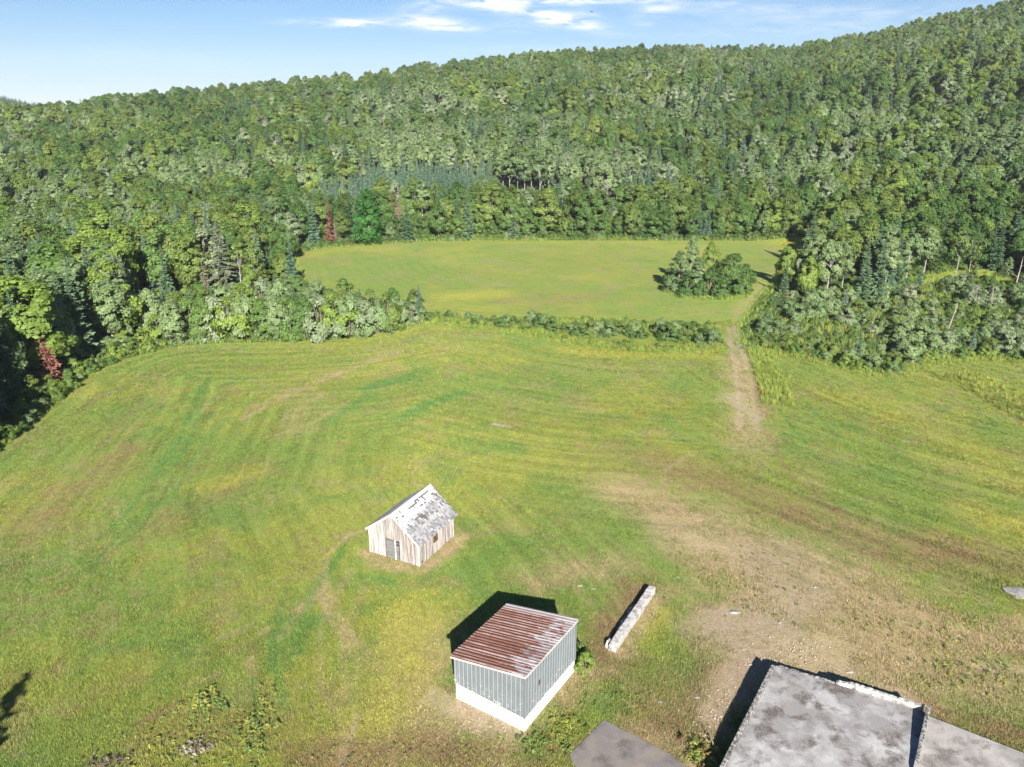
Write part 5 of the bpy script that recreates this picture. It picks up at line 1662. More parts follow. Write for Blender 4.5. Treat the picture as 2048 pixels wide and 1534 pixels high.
# ------------------------------------------------------------------ hedge between the fields, and the leafy front of the left wood
for i in range(46):
    t_ = i / 45
    px0 = 860 + (1436 - 860) * t_
    py0 = float(np.interp(px0, [860, 900, 1000, 1100, 1200, 1300, 1380, 1450], [634, 640, 650, 660, 668, 674, 682, 688])) + random.uniform(-9, 7)
    h = random.uniform(1.2, 2.6) * (0.6 if px0 < 1000 else 1)
    if 1320 < px0 < 1390: h = 2.8
    if 1290 < px0 < 1312 or i in (2, 5, 14): continue
    g = ground(px0, py0)
    used.append((g[0], g[1], 1.0))
    thing_tree(SHRUB[(i % 2) * 3 if i % 5 else 2], 'hedge_shrub', g[0], g[1], g[2] - .05, h, random.uniform(0, 6.3), ('dark green ' if (i % 2 and i % 5) else 'olive ' if i % 5 == 0 else 'grey green ') + NUM[i] + ' hedge shrub from the left between the two fields', 'shrub', 'shrubs in the hedge between the fields', random.uniform(0.8, 1.15))
FR = [(352, 690, 560), (380, 684, 545), (408, 684, 590), (436, 682, 575), (465, 682, 580), (496, 681, 566), (528, 681, 590), (552, 680, 548), (584, 681, 575), (612, 679, 580), (640, 679, 556), (668, 677, 560),
      (700, 675, 560), (728, 672, 590), (752, 668, 590), (776, 661, 575), (800, 654, 582), (824, 646, 600), (842, 640, 612),
      (560, 640, 530), (600, 634, 545), (640, 632, 550), (690, 630, 548), (740, 634, 572), (530, 640, 522), (490, 645, 560), (450, 648, 560), (410, 650, 555)]
for i, (a, b_, t_) in enumerate(FR):
    k = [BROAD[8], SHRUB[3], BROAD[1], SHRUB[1], SHRUB[5], SHRUB[0], BROAD[0]][i % 7]
    if a > 690: k = SHRUB[[0, 1, 4, 2][i % 4]]
    g = ground(a + random.uniform(-4, 4), b_)
    h = min(7.2, height_to(g, t_ + random.uniform(-4, 10)))
    used.append((g[0], g[1], 1.7))
    thing_tree(k, 'edge_tree', g[0], g[1], g[2] - .05, h, random.uniform(0, 6.3), (NUM[i] + ' small leafy tree from the left along the front of the left wood') if i < 19 else (NUM[i - 19] + ' small tree from the left in the second row of the left wood point'), 'tree', 'small trees in the front of the left wood',
               (0.72 if k in SHRUB else 0.95) * random.uniform(0.9, 1.1))
# low brush along the left edge of the near field
nbr = 0
for i in range(46):
    t_ = i / 45
    k_ = t_ * (len(NEAR_LEFT) - 4)
    dpts = near_left_w[1:8]
    s_ = t_ * (len(dpts) - 1)
    j = min(int(s_), len(dpts) - 2)
    A_, B_ = np.array(dpts[j]), np.array(dpts[j + 1])
    e_ = (B_ - A_) / np.linalg.norm(B_ - A_)
    p_ = A_ + (B_ - A_) * (s_ - j) + np.array([-e_[1], e_[0]]) * random.uniform(1.2, 3.6)
    if any(math.hypot(p_[0] - u[0], p_[1] - u[1]) < u[2] * 0.9 for u in used): continue
    used.append((p_[0], p_[1], 1.2))
    nbr += 1
    thing_tree(SHRUB[random.choice([3, 0, 2, 5, 3])], 'edge_shrub', p_[0], p_[1], float(T(*p_)) - .05, random.uniform(1.5, 3.4), random.uniform(0, 6.3), NUM[nbr - 1] + ' green shrub up the left edge of the near field, counted from the picture edge', 'shrub', 'brush along the left field edge', random.uniform(.85, 1.15))

# ------------------------------------------------------------------ the woods
scrub_poly = W2([(1482, 700), (1496, 640), (1520, 600), (1580, 575), (1680, 600), (1800, 575), (1840, 566), (1940, 570), (2080, 574), (2400, 600), (2500, 760), (2048, 716), (1950, 712), (1850, 718), (1790, 744), (1730, 741), (1690, 731), (1600, 708)])
meadow_poly = W2([(1830, 570), (1860, 543), (1960, 538), (2060, 546), (2120, 556), (2100, 572), (1940, 568)])


def woods():
    """jittered grid whose spacing grows with distance"""
    out = []
    for (d0, d1, s) in ((50, 130, 3.1), (130, 230, 3.9), (230, 340, 4.5), (340, 480, 5.1), (480, 1000, 5.9)):
        xs = np.arange(-720, 720, s)
        ys = np.arange(30, 960, s)
        X, Y = np.meshgrid(xs, ys)
        X = X + rng.uniform(-.46, .46, X.shape) * s
        Y = Y + rng.uniform(-.46, .46, Y.shape) * s
        D = np.hypot(X, Y)
        A = np.arctan2(X, Y)
        R = np.interp(A, _Raz, _Rv)
        k = (D >= d0) & (D < d1) & (np.abs(A) < 0.80) & (D < R + 26)
        out.append(np.stack([X[k], Y[k]], 1))
    return np.concatenate(out)


Wp = woods()
_ex = np.stack(np.meshgrid(np.arange(-130, 20, 3.3), np.arange(225, 400, 3.3)), -1).reshape(-1, 2) + rng.uniform(-1.1, 1.1, (len(np.arange(-130, 20, 3.3)) * len(np.arange(225, 400, 3.3)), 2))


def in_stand(X, Y):
    a, b = proj(X, Y, T(X, Y) + 8.0)
    return in_poly(a, b, [(612, 398), (618, 360), (700, 338), (840, 322), (930, 316), (1004, 312), (1000, 345), (960, 380), (900, 396), (840, 392), (760, 380), (700, 398)]) & (np.hypot(X, Y) < 420)


Wp = Wp[~in_stand(Wp[:, 0], Wp[:, 1])]
Wp = np.concatenate([Wp, _ex[in_stand(_ex[:, 0], _ex[:, 1])]])
x, y = Wp[:, 0], Wp[:, 1]
ok = ~in_poly(x, y, near_poly) & ~in_poly(x, y, back_poly) & ~in_poly(x, y, meadow_poly)
for poly in (near_left_w, hedge_w, W2(GATE), back_w, W2(BACK_RIGHT), near_right_w):
    ok &= seg_dist(x, y, poly)[0] > 1.7
hedge_zone = in_poly(x, y, W2([(850, 700), (850, 600), (1462, 620), (1500, 720)]))
ok &= ~hedge_zone
for ux, uy, ur in used: ok &= np.hypot(x - ux, y - uy) > ur
# narrow dark gully with no trees, left of the middle of the ridge
Ag = np.arctan2(x, y)
Dg = np.hypot(x, y)
gl = np.interp(Dg, [380, 520, 600], [az_of_px(690), az_of_px(706), az_of_px(716)])
ok &= ~((Dg > 400) & (np.abs(Ag - gl) * Dg < 2.7))
x, y = x[ok], y[ok]
D = np.hypot(x, y)
Az = np.arctan2(x, y)
z = T(x, y)
n = len(x)
sp = vnoise(x, y, 38, 61, 2)
sp2 = vnoise(x, y, 70, 62, 2)
rr = rng.random(n)
in_scrub = in_poly(x, y, scrub_poly)
open_ = in_scrub & ((vnoise(x, y, 9, 66, 2) < 0.40) | (np.minimum(seg_dist(x, y, W2(BACK_RIGHT))[0], seg_dist(x, y, W2(GATE))[0]) < 2.8)) & (rng.random(n) < 0.8)
x, y, D, Az, z, sp, sp2, rr, in_scrub = [q_[~open_] for q_ in (x, y, D, Az, z, sp, sp2, rr, in_scrub)]
n = len(x)
in_plant = in_stand(x, y)
p_con = np.where(D < 230, 0.16, 0.12) + np.where(sp > 0.60, 0.28, 0) - np.where(sp < 0.42, 0.10, 0)
p_con = np.where(D > 480, p_con * 0.45, p_con)
p_con = np.where((x > 20) & (D < 240), p_con * 0.35, p_con)
p_con = np.where(in_plant, 0.97, p_con)
p_con = np.where(in_scrub, 0.05, p_con)
is_con = rr < p_con
pick = rng.random(n)
bi = np.zeros(n, int)
tone = np.clip(sp2 + (pick - 0.5) * 0.55, 0, 0.999)
order = np.array([2, 0, 1, 4, 3, 5, 8, 7, 6, 9, 10, 11])
q_ = np.argsort(np.argsort(tone)) / n
bi = order[np.clip((q_ * len(order)).astype(int), 0, len(order) - 1)]
swap = rng.random(n) < 0.35
bi = np.where(swap, rng.integers(0, 12, n), bi)
LIGHT_STANDS = [[(120, 350), (330, 320), (560, 312), (625, 330), (600, 356), (380, 366), (150, 380)], [(640, 302), (760, 262), (1040, 245), (1290, 270), (1310, 330), (1010, 312), (700, 335)],
                [(1030, 335), (1160, 300), (1290, 330), (1250, 372), (1120, 380), (1020, 370)], [(1440, 340), (1560, 288), (1730, 300), (1700, 352), (1500, 370)], [(1850, 300), (1960, 262), (2048, 290), (2010, 356), (1870, 345)],
                [(720, 200), (900, 176), (970, 232), (760, 254)], [(1280, 195), (1420, 160), (1490, 215), (1330, 245)], [(1650, 240), (1800, 215), (1850, 262), (1690, 280)]]
DARK_STANDS = [[(60, 262), (620, 200), (705, 250), (620, 302), (300, 308), (80, 345)], [(690, 250), (900, 232), (1000, 244), (760, 262), (650, 300)], [(600, 476), (640, 400), (1000, 392), (1560, 396), (1580, 478)], [(1560, 400), (2048, 380), (2048, 480), (1600, 470)],  # darker species, also standing in for the shaded band under the crest
               [(1050, 275), (1290, 250), (1440, 300), (1320, 320)], [(1500, 240), (1640, 225), (1700, 285), (1540, 285)]]
cu, cv = proj(x, y, z + 8.0)
rs = rng.random(n)
for poly in LIGHT_STANDS:
    k = in_poly(cu, cv, poly) & (D > 225) & (rs < 0.82)
    bi = np.where(k, np.array([6, 7, 11, 10, 7, 8])[rng.integers(0, 6, n)], bi)
for poly in DARK_STANDS:
    k = in_poly(cu, cv, poly) & (rs < 0.8)
    bi = np.where(k, np.array([0, 1, 2, 0, 4, 3])[rng.integers(0, 6, n)], bi)
ci = np.where(in_plant | (rng.random(n) < 0.35), 3 + rng.integers(0, 2, n), rng.integers(0, 3, n))
si = rng.integers(0, len(SHRUB), n)
si = np.where(in_scrub, np.array([0, 1, 2, 1, 4, 0])[si], si)
Ht = np.where(is_con, 8.6 + 4.5 * rng.random(n), 6.4 + 6.6 * rng.random(n)) * np.interp(D, [150, 300, 600], [1.0, 1.06, 1.2])
Ht = np.where(in_plant, 8.0 + 2.2 * rng.random(n), Ht)
Ht = np.where(in_scrub, np.where(is_con, 4 + 3 * rng.random(n), 1.7 + 1.9 * rng.random(n)), Ht)
Ht = np.where((D > 800), 8.0, Ht)
Ht = np.where((x < -56) & (D < 190) & ~in_scrub, Ht * 1.12, Ht)
# the wood runs out in low trees where it reaches between the two fields
tip = sstep(x, -66, -30) * (D < 205) * (x < 0) * ~in_scrub
Ht = Ht * (1 - 0.48 * tip)
for hx, hy, hz, hh in CLEAR:
    dh = math.hypot(hx, hy)
    along = (x * hx + y * hy) / dh
    side = np.abs(x * hy - y * hx) / dh
    k = (side < 4.0) & (along < dh - 0.5) & (along > dh - 26)
    # top of a tree in front may not rise above the line of sight to the lower third of the one behind it
    lim = CAM_H + (hz - CAM_H) * along / dh - z
    Ht = np.where(k, np.minimum(Ht, np.maximum(lim, 1.3)), Ht)
# lower trees near the edges of the fields and right of the scrub
ed = np.minimum(np.minimum(seg_dist(x, y, near_left_w)[0], seg_dist(x, y, back_w)[0]), 30)
Ht = np.where(ed < 5, Ht * (0.60 + 0.08 * ed), Ht)
kin = np.where(in_scrub & ~is_con, 17 + si, np.where(is_con, 12 + ci, bi))
KINDS = BROAD + CONIF + SHRUB
KH = np.array([k.H for k in KINDS])
sc = Ht / KH[kin]
# scrub shrubs keep to front too
u_, v_ = proj(x, y, z + Ht * 0.8)
vis = (u_ > -40) & (u_ < 2088) & (v_ < 1560)
size = Ht / np.sqrt(D ** 2 + (CAM_H - z) ** 2) * np.where(vis, 1, 0.0001)
rz = rng.random(n) * 6.283
wid = np.where(is_con, 0.85 + 0.3 * rng.random(n), 0.82 + 0.34 * rng.random(n))
wid = np.where(in_plant, 0.8, wid)
solo = np.zeros(n, bool)


def take(mask, count):
    k = np.nonzero(mask & vis)[0]
    k = k[np.argsort(-size[k])][:count]
    solo[k] = True


con_m, shr_m = is_con, in_scrub & ~is_con
take(~con_m & ~shr_m & (D < 300), 236)
take(con_m & (D < 330), 230)
take(shr_m, 190)


def zone_of(i):
    if in_plant[i]: return 'plantation'
    if in_scrub[i]: return 'scrub'
    if u_[i] < 900 and D[i] < 205 and x[i] < -20: return 'left'
    if x[i] > 38 and D[i] < 235: return 'right'
    return 'far'


LAND = [(60, 660, 'the rust red dead spruce'), (395, 540, 'the pale dying spruce'), (440, 500, 'the tall ragged spruce'), (240, 610, 'the broad pale aspen'), (580, 515, 'the lone pointed spruce'),
        (322, 655, 'the rounded light bush'), (660, 440, 'the rust tipped dead spruce'), (738, 430, 'the bright green maple'), (845, 400, 'the forked white poplar'), (936, 425, 'the lone dark spruce'),
        (1129, 415, 'the dead white birch'), (1212, 385, 'the bare grey crown'), (1055, 350, 'the open aspen grove'), (1645, 530, 'the forked pale tree'), (1735, 540, 'the pair of scrub spruces'),
        (1908, 500, 'the thin pale trunk'), (1893, 635, 'the leaning white trunk'), (1946, 590, 'the forked white stem'), (1738, 640, 'the leaning pale stem'), (1990, 490, 'the right edge spruce'),
        (1410, 530, 'the back field clump'), (1950, 555, 'the yellow gap'), (1480, 690, 'the dirt track'), (505, 570, 'the small bright tree')]
ORD = ['closest'] + [q_ + ' closest' for q_ in NUM[1:]]


def where(px, py):
    """nearest landmark, the side of it, and how far"""
    d_, lx, ly, nm_ = min((math.hypot(px - a, py - b), a, b, c) for a, b, c in LAND)
    dx_, dy_ = px - lx, py - ly
    if abs(dx_) > 2.2 * abs(dy_): side = 'left of' if dx_ < 0 else 'right of'
    elif abs(dy_) > 2.2 * abs(dx_): side = 'above' if dy_ < 0 else 'below'
    else: side = ('above' if dy_ < 0 else 'below') + (' left of' if dx_ < 0 else ' right of')
    return side + ' ' + nm_, d_


ASK = {}


def ask_label(t, what, px, py):
    """queue a thing whose label counts outward from a landmark"""
    w_, d_ = where(px, py)
    ASK.setdefault((what, w_), []).append((d_, t))


ZT = {'left': 'in the woods left of the fields', 'right': 'in the woods behind the scrub on the right', 'far': 'in the woods beyond the back field',
      'plantation': 'in the dense conifer stand beyond the back field', 'scrub': 'in the dense scrub right of the track'}
TONES = {0: 'mid green', 1: 'mid green', 2: 'mid green', 3: 'olive green', 4: 'olive green', 5: 'olive green', 6: 'pale trunked', 7: 'pale trunked', 8: 'dull grey green',
         9: 'yellow green', 10: 'silvery green', 11: 'tall pale trunked'}
for i in np.nonzero(solo)[0]:
    k = int(kin[i])
    zt = zone_of(i)
    if k >= 17:
        nm, cat, what = 'scrub_shrub', 'shrub', {0: 'grey green', 1: 'silvery green', 2: 'olive', 3: 'dark green', 4: 'grey green', 5: 'light green'}[k - 17] + ' shrub'
    elif k >= 15: nm, cat, what = 'fir_tree', 'fir', 'blue green pointed fir'
    elif k >= 12: nm, cat, what = 'spruce_tree', 'spruce', 'dark green pointed spruce'
    else: nm, cat, what = 'broadleaf_tree', 'tree', TONES[k] + ' broadleaf tree'
    t_ = thing_tree(KINDS[k], nm, x[i], y[i], z[i] - 0.1, Ht[i], rz[i], what, cat, what + 's ' + ZT[zt], wid[i])
    ask_label(t_, what, *proj(x[i], y[i], z[i] + 0.7 * Ht[i]))
for (what, w_), L_ in ASK.items():
    L_.sort(key=lambda e: e[0])
    for j, (d_, t_) in enumerate(L_):
        t_['label'] = (what + ' ' + w_) if len(L_) == 1 else ORD[min(j, 45)] + ' ' + what + ' ' + w_
rest = ~solo
S3 = np.stack([sc * wid, sc * wid, sc], 1)[rest]
scatter('forest', np.stack([x, y, z - 0.1], 1)[rest], rz[rest], S3, kin[rest], [k.both for k in KINDS], 'dense mixed forest covering the hillside up to the ridge')
# the far dark hill with tiny spruces
fx, fy = rng.uniform(-1250, -700, 2600), rng.uniform(1050, 1500, 2600)
fz = T(fx, fy)
k = fz > 16
scatter('distant_forest', np.stack([fx, fy, fz - .3], 1)[k], rng.random(k.sum()) * 6.28, 0.8 + 0.5 * rng.random(k.sum()), rng.integers(0, 3, k.sum()), [c.both for c in CONIF[:3]], 'dark spruces on the distant hill at the left skyline')
# undergrowth under and between the trees, and brush through the scrub
m_ = 15000
ux, uy = rng.uniform(-120, 120, m_ * 3), rng.uniform(50, 300, m_ * 3)
k = ~in_poly(ux, uy, near_poly) & ~in_poly(ux, uy, back_poly) & (np.abs(np.arctan2(ux, uy)) < 0.75)
k &= (seg_dist(ux, uy, hedge_w)[0] > 0.5)
k &= ~in_poly(ux, uy, meadow_poly) | (rng.random(m_ * 3) < 0.05)
ux, uy = ux[k], uy[k]
uz = T(ux, uy)
k = (seg_dist(ux, uy, W2([(1455, 720), (1464, 660), (1490, 610), (1560, 560)]))[0] > 2.3)
hz_ = in_poly(ux, uy, W2([(850, 700), (850, 600), (1480, 620), (1480, 720)]))
k &= ~hz_ | (rng.random(len(ux)) < 0.5)
scr_ = in_poly(ux, uy, scrub_poly)
k &= ~scr_ | (rng.random(len(ux)) < 0.45)
ux, uy, uz, hz_, scr_ = ux[k], uy[k], uz[k], hz_[k], scr_[k]
hh = rng.uniform(0.25, 0.62, len(ux)) * np.where(hz_, 0.42, np.where(scr_, 0.7, 1.0))
scatter('undergrowth', np.stack([ux, uy, uz - 0.1], 1), rng.random(len(ux)) * 6.28, hh, rng.integers(0, 5, len(ux)), [s.both for s in [SHRUB[0], SHRUB[2], SHRUB[3], SHRUB[3], SHRUB[5]]], 'low leafy undergrowth between the trees')


# ------------------------------------------------------------------ grass, tall growth, weeds
def blade_mesh(name, seed, nb, h, spread, wdt, mat, lean=0.5):
    r_ = np.random.default_rng(seed)
    V, F = [], []
    for i in range(nb):
        a = r_.random() * 6.283
        o = r_.normal(size=2) * spread
        hh_ = h * (0.55 + 0.6 * r_.random())
        le = lean * (0.3 + r_.random())
        dx, dy = math.cos(a), math.sin(a)
        sx_, sy_ = -dy * wdt, dx * wdt
        b0 = len(V)
        V += [(o[0] - sx_, o[1] - sy_, -0.02), (o[0] + sx_, o[1] + sy_, -0.02), (o[0] + dx * le * hh_ * .4 + sx_ * .8, o[1] + dy * le * hh_ * .4 + sy_ * .8, hh_ * .6), (o[0] + dx * le * hh_ * .4 - sx_ * .8, o[1] + dy * le * hh_ * .4 - sy_ * .8, hh_ * .6),
              (o[0] + dx * le * hh_, o[1] + dy * le * hh_, hh_)]
        F += [(b0, b0 + 1, b0 + 2, b0 + 3)]
        F += [(b0 + 3, b0 + 2, b0 + 4, b0 + 4)]
    Q = np.array([f for f in F if f[2] != f[3]])
    Tq = np.array([f[:3] for f in F if f[2] == f[3]])
    return mesh_np(name, np.array(V), [Q, Tq], [mat])


def tint_material(name, gain=1.0, trans=0.25):
    m = bpy.data.materials.new(name)
    m.use_nodes = True
    n = NT(m.node_tree)
    b = n.n['Principled BSDF']
    out = n.n['Material Output']
    c = n.attr('tint', 'INSTANCER').outputs['Color']
    oi = n.node('ShaderNodeObjectInfo')
    c = n.mix(1.0, c, n_comb(n, n.math('MULTIPLY_ADD', oi.outputs['Random'], 0.8 * gain, 0.6 * gain)), 'MULTIPLY')
    n.link(c, b.inputs['Base Color'])
    b.inputs['Roughness'].default_value = 0.7
    b.inputs['Specular IOR Level'].default_value = 0.2
    tr = n.node('ShaderNodeBsdfTranslucent')
    n.link(c, tr.inputs[0])
    mx = n.node('ShaderNodeMixShader')
    mx.inputs[0].default_value = trans
    n.link(b.outputs[0], mx.inputs[1])
    n.link(tr.outputs[0], mx.inputs[2])
    n.link(mx.outputs[0], out.inputs[0])
    return m


M_BLADE = tint_material('grass_blade', 1.0)
TUFT = [blade_mesh('tuft%d' % i, 500 + i, 9, 0.11, 0.07, 0.008, M_BLADE, 0.9) for i in range(3)]
TALL = [blade_mesh('tall%d' % i, 510 + i, 14, 0.75, 0.16, 0.016, M_BLADE, 0.5) for i in range(3)]
WEED = [mk_shrub('weed%d' % i, 520 + i, M_BLADE, 1.0, 0.75, nclump=12, nleaf=260, leaf=0.075).both for i in range(3)]


def blocked(x, y):
    k = np.zeros(len(x), bool)
    for obj, (w_, d_) in ((shed, (SW_, SD_)), (gshed, (GW, GD))):
        a = obj.rotation_euler.z
        dx, dy = x - obj.location.x, y - obj.location.y
        lx, ly = dx * math.cos(a) + dy * math.sin(a), -dx * math.sin(a) + dy * math.cos(a)
        k |= (lx > -0.12) & (lx < w_ + 0.12) & (ly > -0.12) & (ly < d_ + 0.12)
    k |= in_poly(x, y, [tuple(t) for t in top]) | in_poly(x, y, [tuple(t) for t in q])
    k |= in_poly(x, y, [tuple(P0), tuple(P0 + eP * 11), tuple(P0 + eP * 11 + eR * 9), tuple(P0 + eR * 9)])
    return k


m_ = 400000
yy = 29 + (128 - 29) * rng.random(m_) ** 1.7
xx = rng.uniform(-0.78, 0.78, m_) * (yy + 8)
k = in_poly(xx, yy, near_poly) & ~blocked(xx, yy)
xx, yy = xx[k], yy[k]
tc_, tb_ = ground_colour(xx, yy, np.ones(len(xx), bool))
keep = rng.random(len(xx)) > np.clip(tb_ * 1.6, 0, 0.985)
xx, yy, tc_ = xx[keep], yy[keep], tc_[keep]
pat = vnoise(xx, yy, 1.1, 71, 2)
# the mower's lines show in the standing stubble too
d1, a1 = seg_dist(xx, yy, edge_w)
d2 = np.hypot(xx - ctr[0], yy - ctr[1])
a2 = np.arctan2(xx - ctr[0], yy - ctr[1]) * 40
w2 = sstep(xx - 0.10 * yy, 2, 22)
lines = (vnoise(d1, a1 * 0.05, 0.6, 81, 3)) * (1 - w2) + vnoise(d2, a2 * 0.05, 0.6, 82, 3) * w2
lines = sstep(lines, 0.30, 0.70)
lines = 0.5 + (lines - 0.5) * (0.25 + 0.75 * sstep(yy, 40, 62)) * 0.55
tc_ = tc_ * (0.74 + 0.52 * lines)[:, None]
tc_ = tc_ + (G_STRAW * 0.9 - tc_) * (0.25 * sstep(lines, 0.62, 0.95))[:, None]
scatter('grass', np.stack([xx, yy, T(xx, yy)], 1), rng.random(len(xx)) * 6.28, (0.55 + 0.9 * rng.random(len(xx))) * (0.5 + 0.5 * pat + 0.45 * (1 - lines)) * np.interp(yy, [60, 120], [1.0, 1.5]), rng.integers(0, 3, len(xx)), TUFT, 'short mown grass of the near field',
        tc_ * (0.80 + 0.55 * rng.random((len(xx), 1))))
# tall growth: strips along hedge, field edges, the verge right of the track, the yellow gap
tx, ty, tcol, tsc = [], [], [], []


def strip_pts(L, nper, w0, w1, cols, s0, s1):
    P = W2(L) if not isinstance(L[0], np.ndarray) else L
    for (a, b_) in zip(P[:-1], P[1:]):
        a, b_ = np.array(a), np.array(b_)
        l = np.linalg.norm(b_ - a)
        e_ = (b_ - a) / l
        nn = np.array([-e_[1], e_[0]])
        cnt_ = int(l * nper * (w1 - w0))
        s_ = rng.random(cnt_) * l
        o_ = rng.uniform(w0, w1, cnt_)
        p_ = a + e_ * s_[:, None] + nn * o_[:, None]
        tx.extend(p_[:, 0]); ty.extend(p_[:, 1])
        cc = np.array(cols)[rng.integers(0, len(cols), cnt_)]
        tcol.extend(cc * rng.uniform(0.75, 1.2, (cnt_, 1)))
        tsc.extend(rng.uniform(s0, s1, cnt_))


GY_, GG_, GL_ = (0.27, 0.275, 0.055), (0.16, 0.25, 0.05), (0.25, 0.31, 0.06)
strip_pts(NEAR_LEFT[1:], 5, -0.3, 2.4, [GG_, GL_, GL_], 0.4, 1.0)
strip_pts(HEDGE_FRONT, 11, -0.5, 3.4, [GY_, GL_, GL_, GG_, GG_], 0.25, 0.75)
strip_pts([(1140, 700), (1240, 712), (1330, 716), (1440, 706)], 6, -1.2, 1.8, [(0.30, 0.28, 0.05), GY_, GL_], 0.25, 0.6)
strip_pts([(1518, 700), (1530, 735), (1545, 770), (1556, 812)], 12, -1.7, 1.9, [GL_, GL_, GY_, GG_], 0.25, 0.85)
strip_pts(NEAR_RIGHT[1:9], 10, -1.8, 1.4, [GG_, GL_, GL_, GY_], 0.3, 0.9)
strip_pts([(1560, 760), (1680, 780)], 2, -2, 2, [GY_, GL_], 0.3, 0.7)
strip_pts([(1868, 752), (1960, 790), (2060, 850)], 5, -0.5, 6.0, [GL_, GY_, (0.11, 0.13, 0.03)], 0.4, 0.9)
strip_pts([(860, 560 + 72), (1000, 640), (1200, 642), (1440, 662)], 3, -1.5, 1.5, [GL_, GG_], 0.5, 1.0)
strip_pts(BACK_EDGE[9:], 3, -0.8, 2.2, [GL_, GY_, GG_], 0.5, 1.1)
strip_pts([(1560, 489), (1690, 488)], 6, -2, 2, [(0.34, 0.30, 0.03)], 0.3, 0.8)
strip_pts(BACK_RIGHT, 3, -0.5, 1.8, [GL_, GG_], 0.4, 1.0)
strip_pts([(1840, 556), (2060, 558)], 1.6, -7, 7, [GL_, GY_, GG_], 0.5, 1.2)
strip_pts([(1336, 585), (1360, 597), (1420, 602), (1480, 600), (1500, 588)], 7, -1.0, 1.0, [GG_, GL_], 0.5, 1.0)
ox, oy = rng.uniform(20, 110, 9000), rng.uniform(100, 175, 9000)
k = in_poly(ox, oy, scrub_poly) & (vnoise(ox, oy, 9, 66, 2) < 0.44)
k &= seg_dist(ox, oy, W2([(1455, 720), (1464, 660), (1490, 610), (1560, 560)]))[0] > 1.6
tx.extend(ox[k]); ty.extend(oy[k]); tsc.extend(rng.uniform(0.5, 1.3, k.sum())); tcol.extend(np.array([GL_, GG_, GY_])[rng.integers(0, 3, k.sum())])
tx, ty = np.array(tx), np.array(ty)
scatter('tall_grass', np.stack([tx, ty, T(tx, ty)], 1), rng.random(len(tx)) * 6.28, np.array(tsc), rng.integers(0, 3, len(tx)), TALL, 'uncut tall grass and goldenrod along the field edges', np.array(tcol))
# broadleaf weeds: bottom left patch, by the pads, along the old walls, scattered through the mown field
wx, wy, ws, wc = [], [], [], []


def weeds_at(px, py, sx, sy, cnt_, s0, s1, cols):
    a = flat(px, py)
    for _ in range(cnt_):
        p_ = a + np.array([random.gauss(0, sx), random.gauss(0, sy)])
        wx.append(p_[0]); wy.append(p_[1]); ws.append(random.uniform(s0, s1))
        c = np.array(random.choice(cols)) * random.uniform(0.8, 1.2)
        wc.append(c)


WG_, WY_, WB_ = (0.15, 0.23, 0.055), (0.28, 0.29, 0.06), (0.24, 0.20, 0.13)
weeds_at(350, 1500, 1.8, 1.6, 150, 0.10, 0.28, [WG_, WY_, WY_])
weeds_at(440, 1490, 1.4, 1.4, 120, 0.10, 0.26, [WG_, WY_])
weeds_at(392, 1500, 0.45, 0.5, 40, 0.15, 0.32, [(0.34, 0.31, 0.26), WB_])
weeds_at(215, 1530, 0.6, 0.35, 40, 0.15, 0.32, [(0.14, 0.115, 0.095), WB_])
weeds_at(410, 1405, 0.6, 0.5, 40, 0.2, 0.4, [WG_, WY_])
weeds_at(510, 1470, 0.5, 1.6, 60, 0.2, 0.4, [WG_, WY_])
weeds_at(1135, 1455, 0.5, 0.6, 90, 0.12, 0.3, [(0.16, 0.24, 0.03), WY_])
weeds_at(1080, 1490, 0.7, 0.6, 90, 0.12, 0.28, [(0.13, 0.2, 0.03), WG_])
weeds_at(930, 1500, 1.6, 0.6, 70, 0.08, 0.2, [WG_, WY_, (0.26, 0.18, 0.10)])
weeds_at(700, 1510, 2.6, 0.9, 80, 0.08, 0.22, [WY_, WG_, (0.26, 0.18, 0.10)])
weeds_at(1250, 1400, 1.2, 1.0, 70, 0.1, 0.22, [(0.10, 0.19, 0.03), WG_])
weeds_at(1405, 1515, 0.5, 0.5, 60, 0.2, 0.45, [WY_, WG_, (0.22, 0.14, 0.06)])
weeds_at(1490, 1500, 0.18, 0.35, 26, 0.3, 0.6, [(0.13, 0.22, 0.03)])
weeds_at(1474, 1442, 0.1, 0.15, 8, 0.25, 0.4, [WG_])
weeds_at(1860, 1500, 0.12, 1.4, 30, 0.12, 0.25, [WY_, WG_])
weeds_at(1840, 1250, 2.6, 1.4, 70, 0.12, 0.26, [WG_, WY_])
weeds_at(1950, 1350, 2.4, 1.2, 110, 0.12, 0.26, [WG_, WY_])
weeds_at(1500, 1180, 3.0, 2.6, 70, 0.1, 0.22, [WG_])
wx, wy = np.array(wx), np.array(wy)
k = ~blocked(wx, wy)
scatter('weeds', np.stack([wx, wy, T(wx, wy)], 1)[k], rng.random(k.sum()) * 6.28, np.array(ws)[k], rng.integers(0, 3, k.sum()), WEED, 'leafy weeds and dead brush in the rough ground near the sheds', np.array(wc)[k])
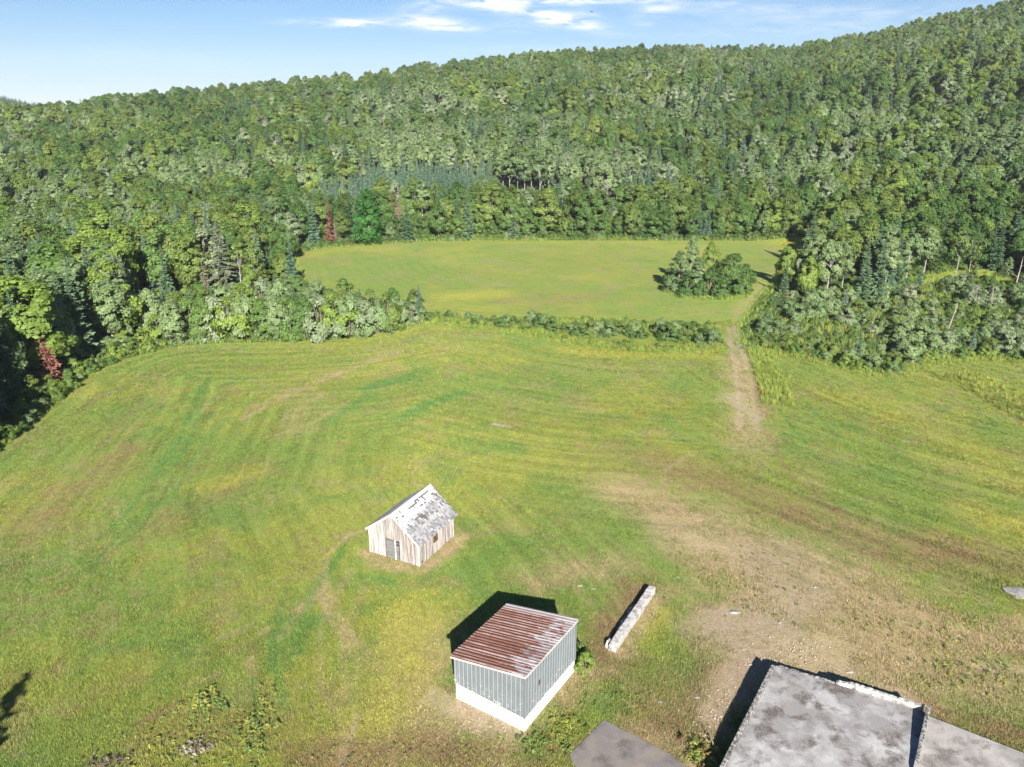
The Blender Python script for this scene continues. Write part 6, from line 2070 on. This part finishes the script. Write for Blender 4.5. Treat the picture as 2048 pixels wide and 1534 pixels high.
# clods and small debris on the bare soil near the slab
cl = []
for _ in range(500):
    a, b_ = random.choice([(1460, 1410), (1400, 1470), (1540, 1330), (960, 1450), (1600, 1290), (1750, 1380)])
    p_ = flat(a, b_) + np.array([random.gauss(0, 1.0), random.gauss(0, 0.8)])
    cl.append(p_)
cl = np.array(cl)
cl = cl[~blocked(cl[:, 0], cl[:, 1])]
import bmesh
cm = []
for i in range(2):
    bm = bmesh.new()
    bmesh.ops.create_icosphere(bm, subdivisions=1, radius=0.06)
    for v in bm.verts: v.co = v.co * (0.7 + 0.6 * random.random()) * Vector((1, 0.8, 0.55))[0]
    me = bpy.data.meshes.new('clod%d' % i)
    bm.to_mesh(me); bm.free()
    me.materials.append(M_SOIL)
    cm.append(me)
scatter('soil_clods', np.stack([cl[:, 0], cl[:, 1], T(cl[:, 0], cl[:, 1])], 1), rng.random(len(cl)) * 6.28, 0.3 + 1.0 * rng.random(len(cl)), rng.integers(0, 2, len(cl)), cm, 'crumbs of earth on the bare soil')
# a dead branch leaning in the brush beside the slab
a = flat(1432, 1508); b_ = flat(1412, 1470)
m = MB()
m.tube([(a[0], a[1], 0.0), ((a[0] + b_[0]) / 2, (a[1] + b_[1]) / 2, 0.35), (b_[0], b_[1], 0.55)], [0.03, 0.025, 0.012], 5)
m.tube([((a[0] + b_[0]) / 2, (a[1] + b_[1]) / 2, 0.35), (b_[0] + 0.4, b_[1] + 0.1, 0.5)], [0.02, 0.008], 4)
props(m.build('dead_branch', BARK), 'thin dark dead branch in the brush left of the concrete slab', 'branch')
# a bird far up over the ridge
d = ray(1184, 24)
pb = np.array([0, 0, CAM_H]) + d / np.linalg.norm(d) * 150
bird = empty('bird', tuple(pb), 0.6)
props(bird, 'tiny dark bird in the sky above the ridge', 'bird')
M_BIRD = noise_mat('dark_feathers', [(0.03, 0.03, 0.035), (0.05, 0.045, 0.045)], [9], 0.8, 0)
m = MB()
m.tube([(0, -0.22, 0), (0, -0.12, 0.01), (0, 0.02, 0.01), (0, 0.14, 0.0), (0, 0.26, -0.01)], [0.015, 0.05, 0.055, 0.035, 0.008], 6)
m.build('body', M_BIRD, bird, True)
for s_ in (-1, 1):
    m = MB()
    m.prism([(s_ * 0.04, -0.08, 0.02), (s_ * 0.25, -0.10, 0.09), (s_ * 0.46, 0.04, 0.05), (s_ * 0.24, 0.06, 0.08), (s_ * 0.04, 0.08, 0.02)], (0, 0, 0.012))
    m.build('wing', M_BIRD, bird)

# ------------------------------------------------------------------ summer haze: one closed box of thin air round the whole scene
zmin, zmax = float(VZ.min()) - 1.0, max(float(T(x, y).max()) + 22.0, float(VZ.max()) + 22.0)
m = MB()
m.box(gx[0] - 60, gx[-1] + 60, gy[0] - 60, gy[-1] + 60, zmin, zmax)
M_HAZE = bpy.data.materials.new('thin_haze')
M_HAZE.use_nodes = True
hn = NT(M_HAZE.node_tree)
hn.n.remove(hn.n['Principled BSDF'])
pv = hn.node('ShaderNodeVolumePrincipled')
pv.inputs['Color'].default_value = (0.86, 0.93, 1.0, 1)
pv.inputs['Density'].default_value = 0.00009
hn.link(pv.outputs[0], hn.n['Material Output'].inputs['Volume'])
hz = m.build('haze', M_HAZE)
props(hz, 'thin summer haze over the valley', None, None, 'stuff')
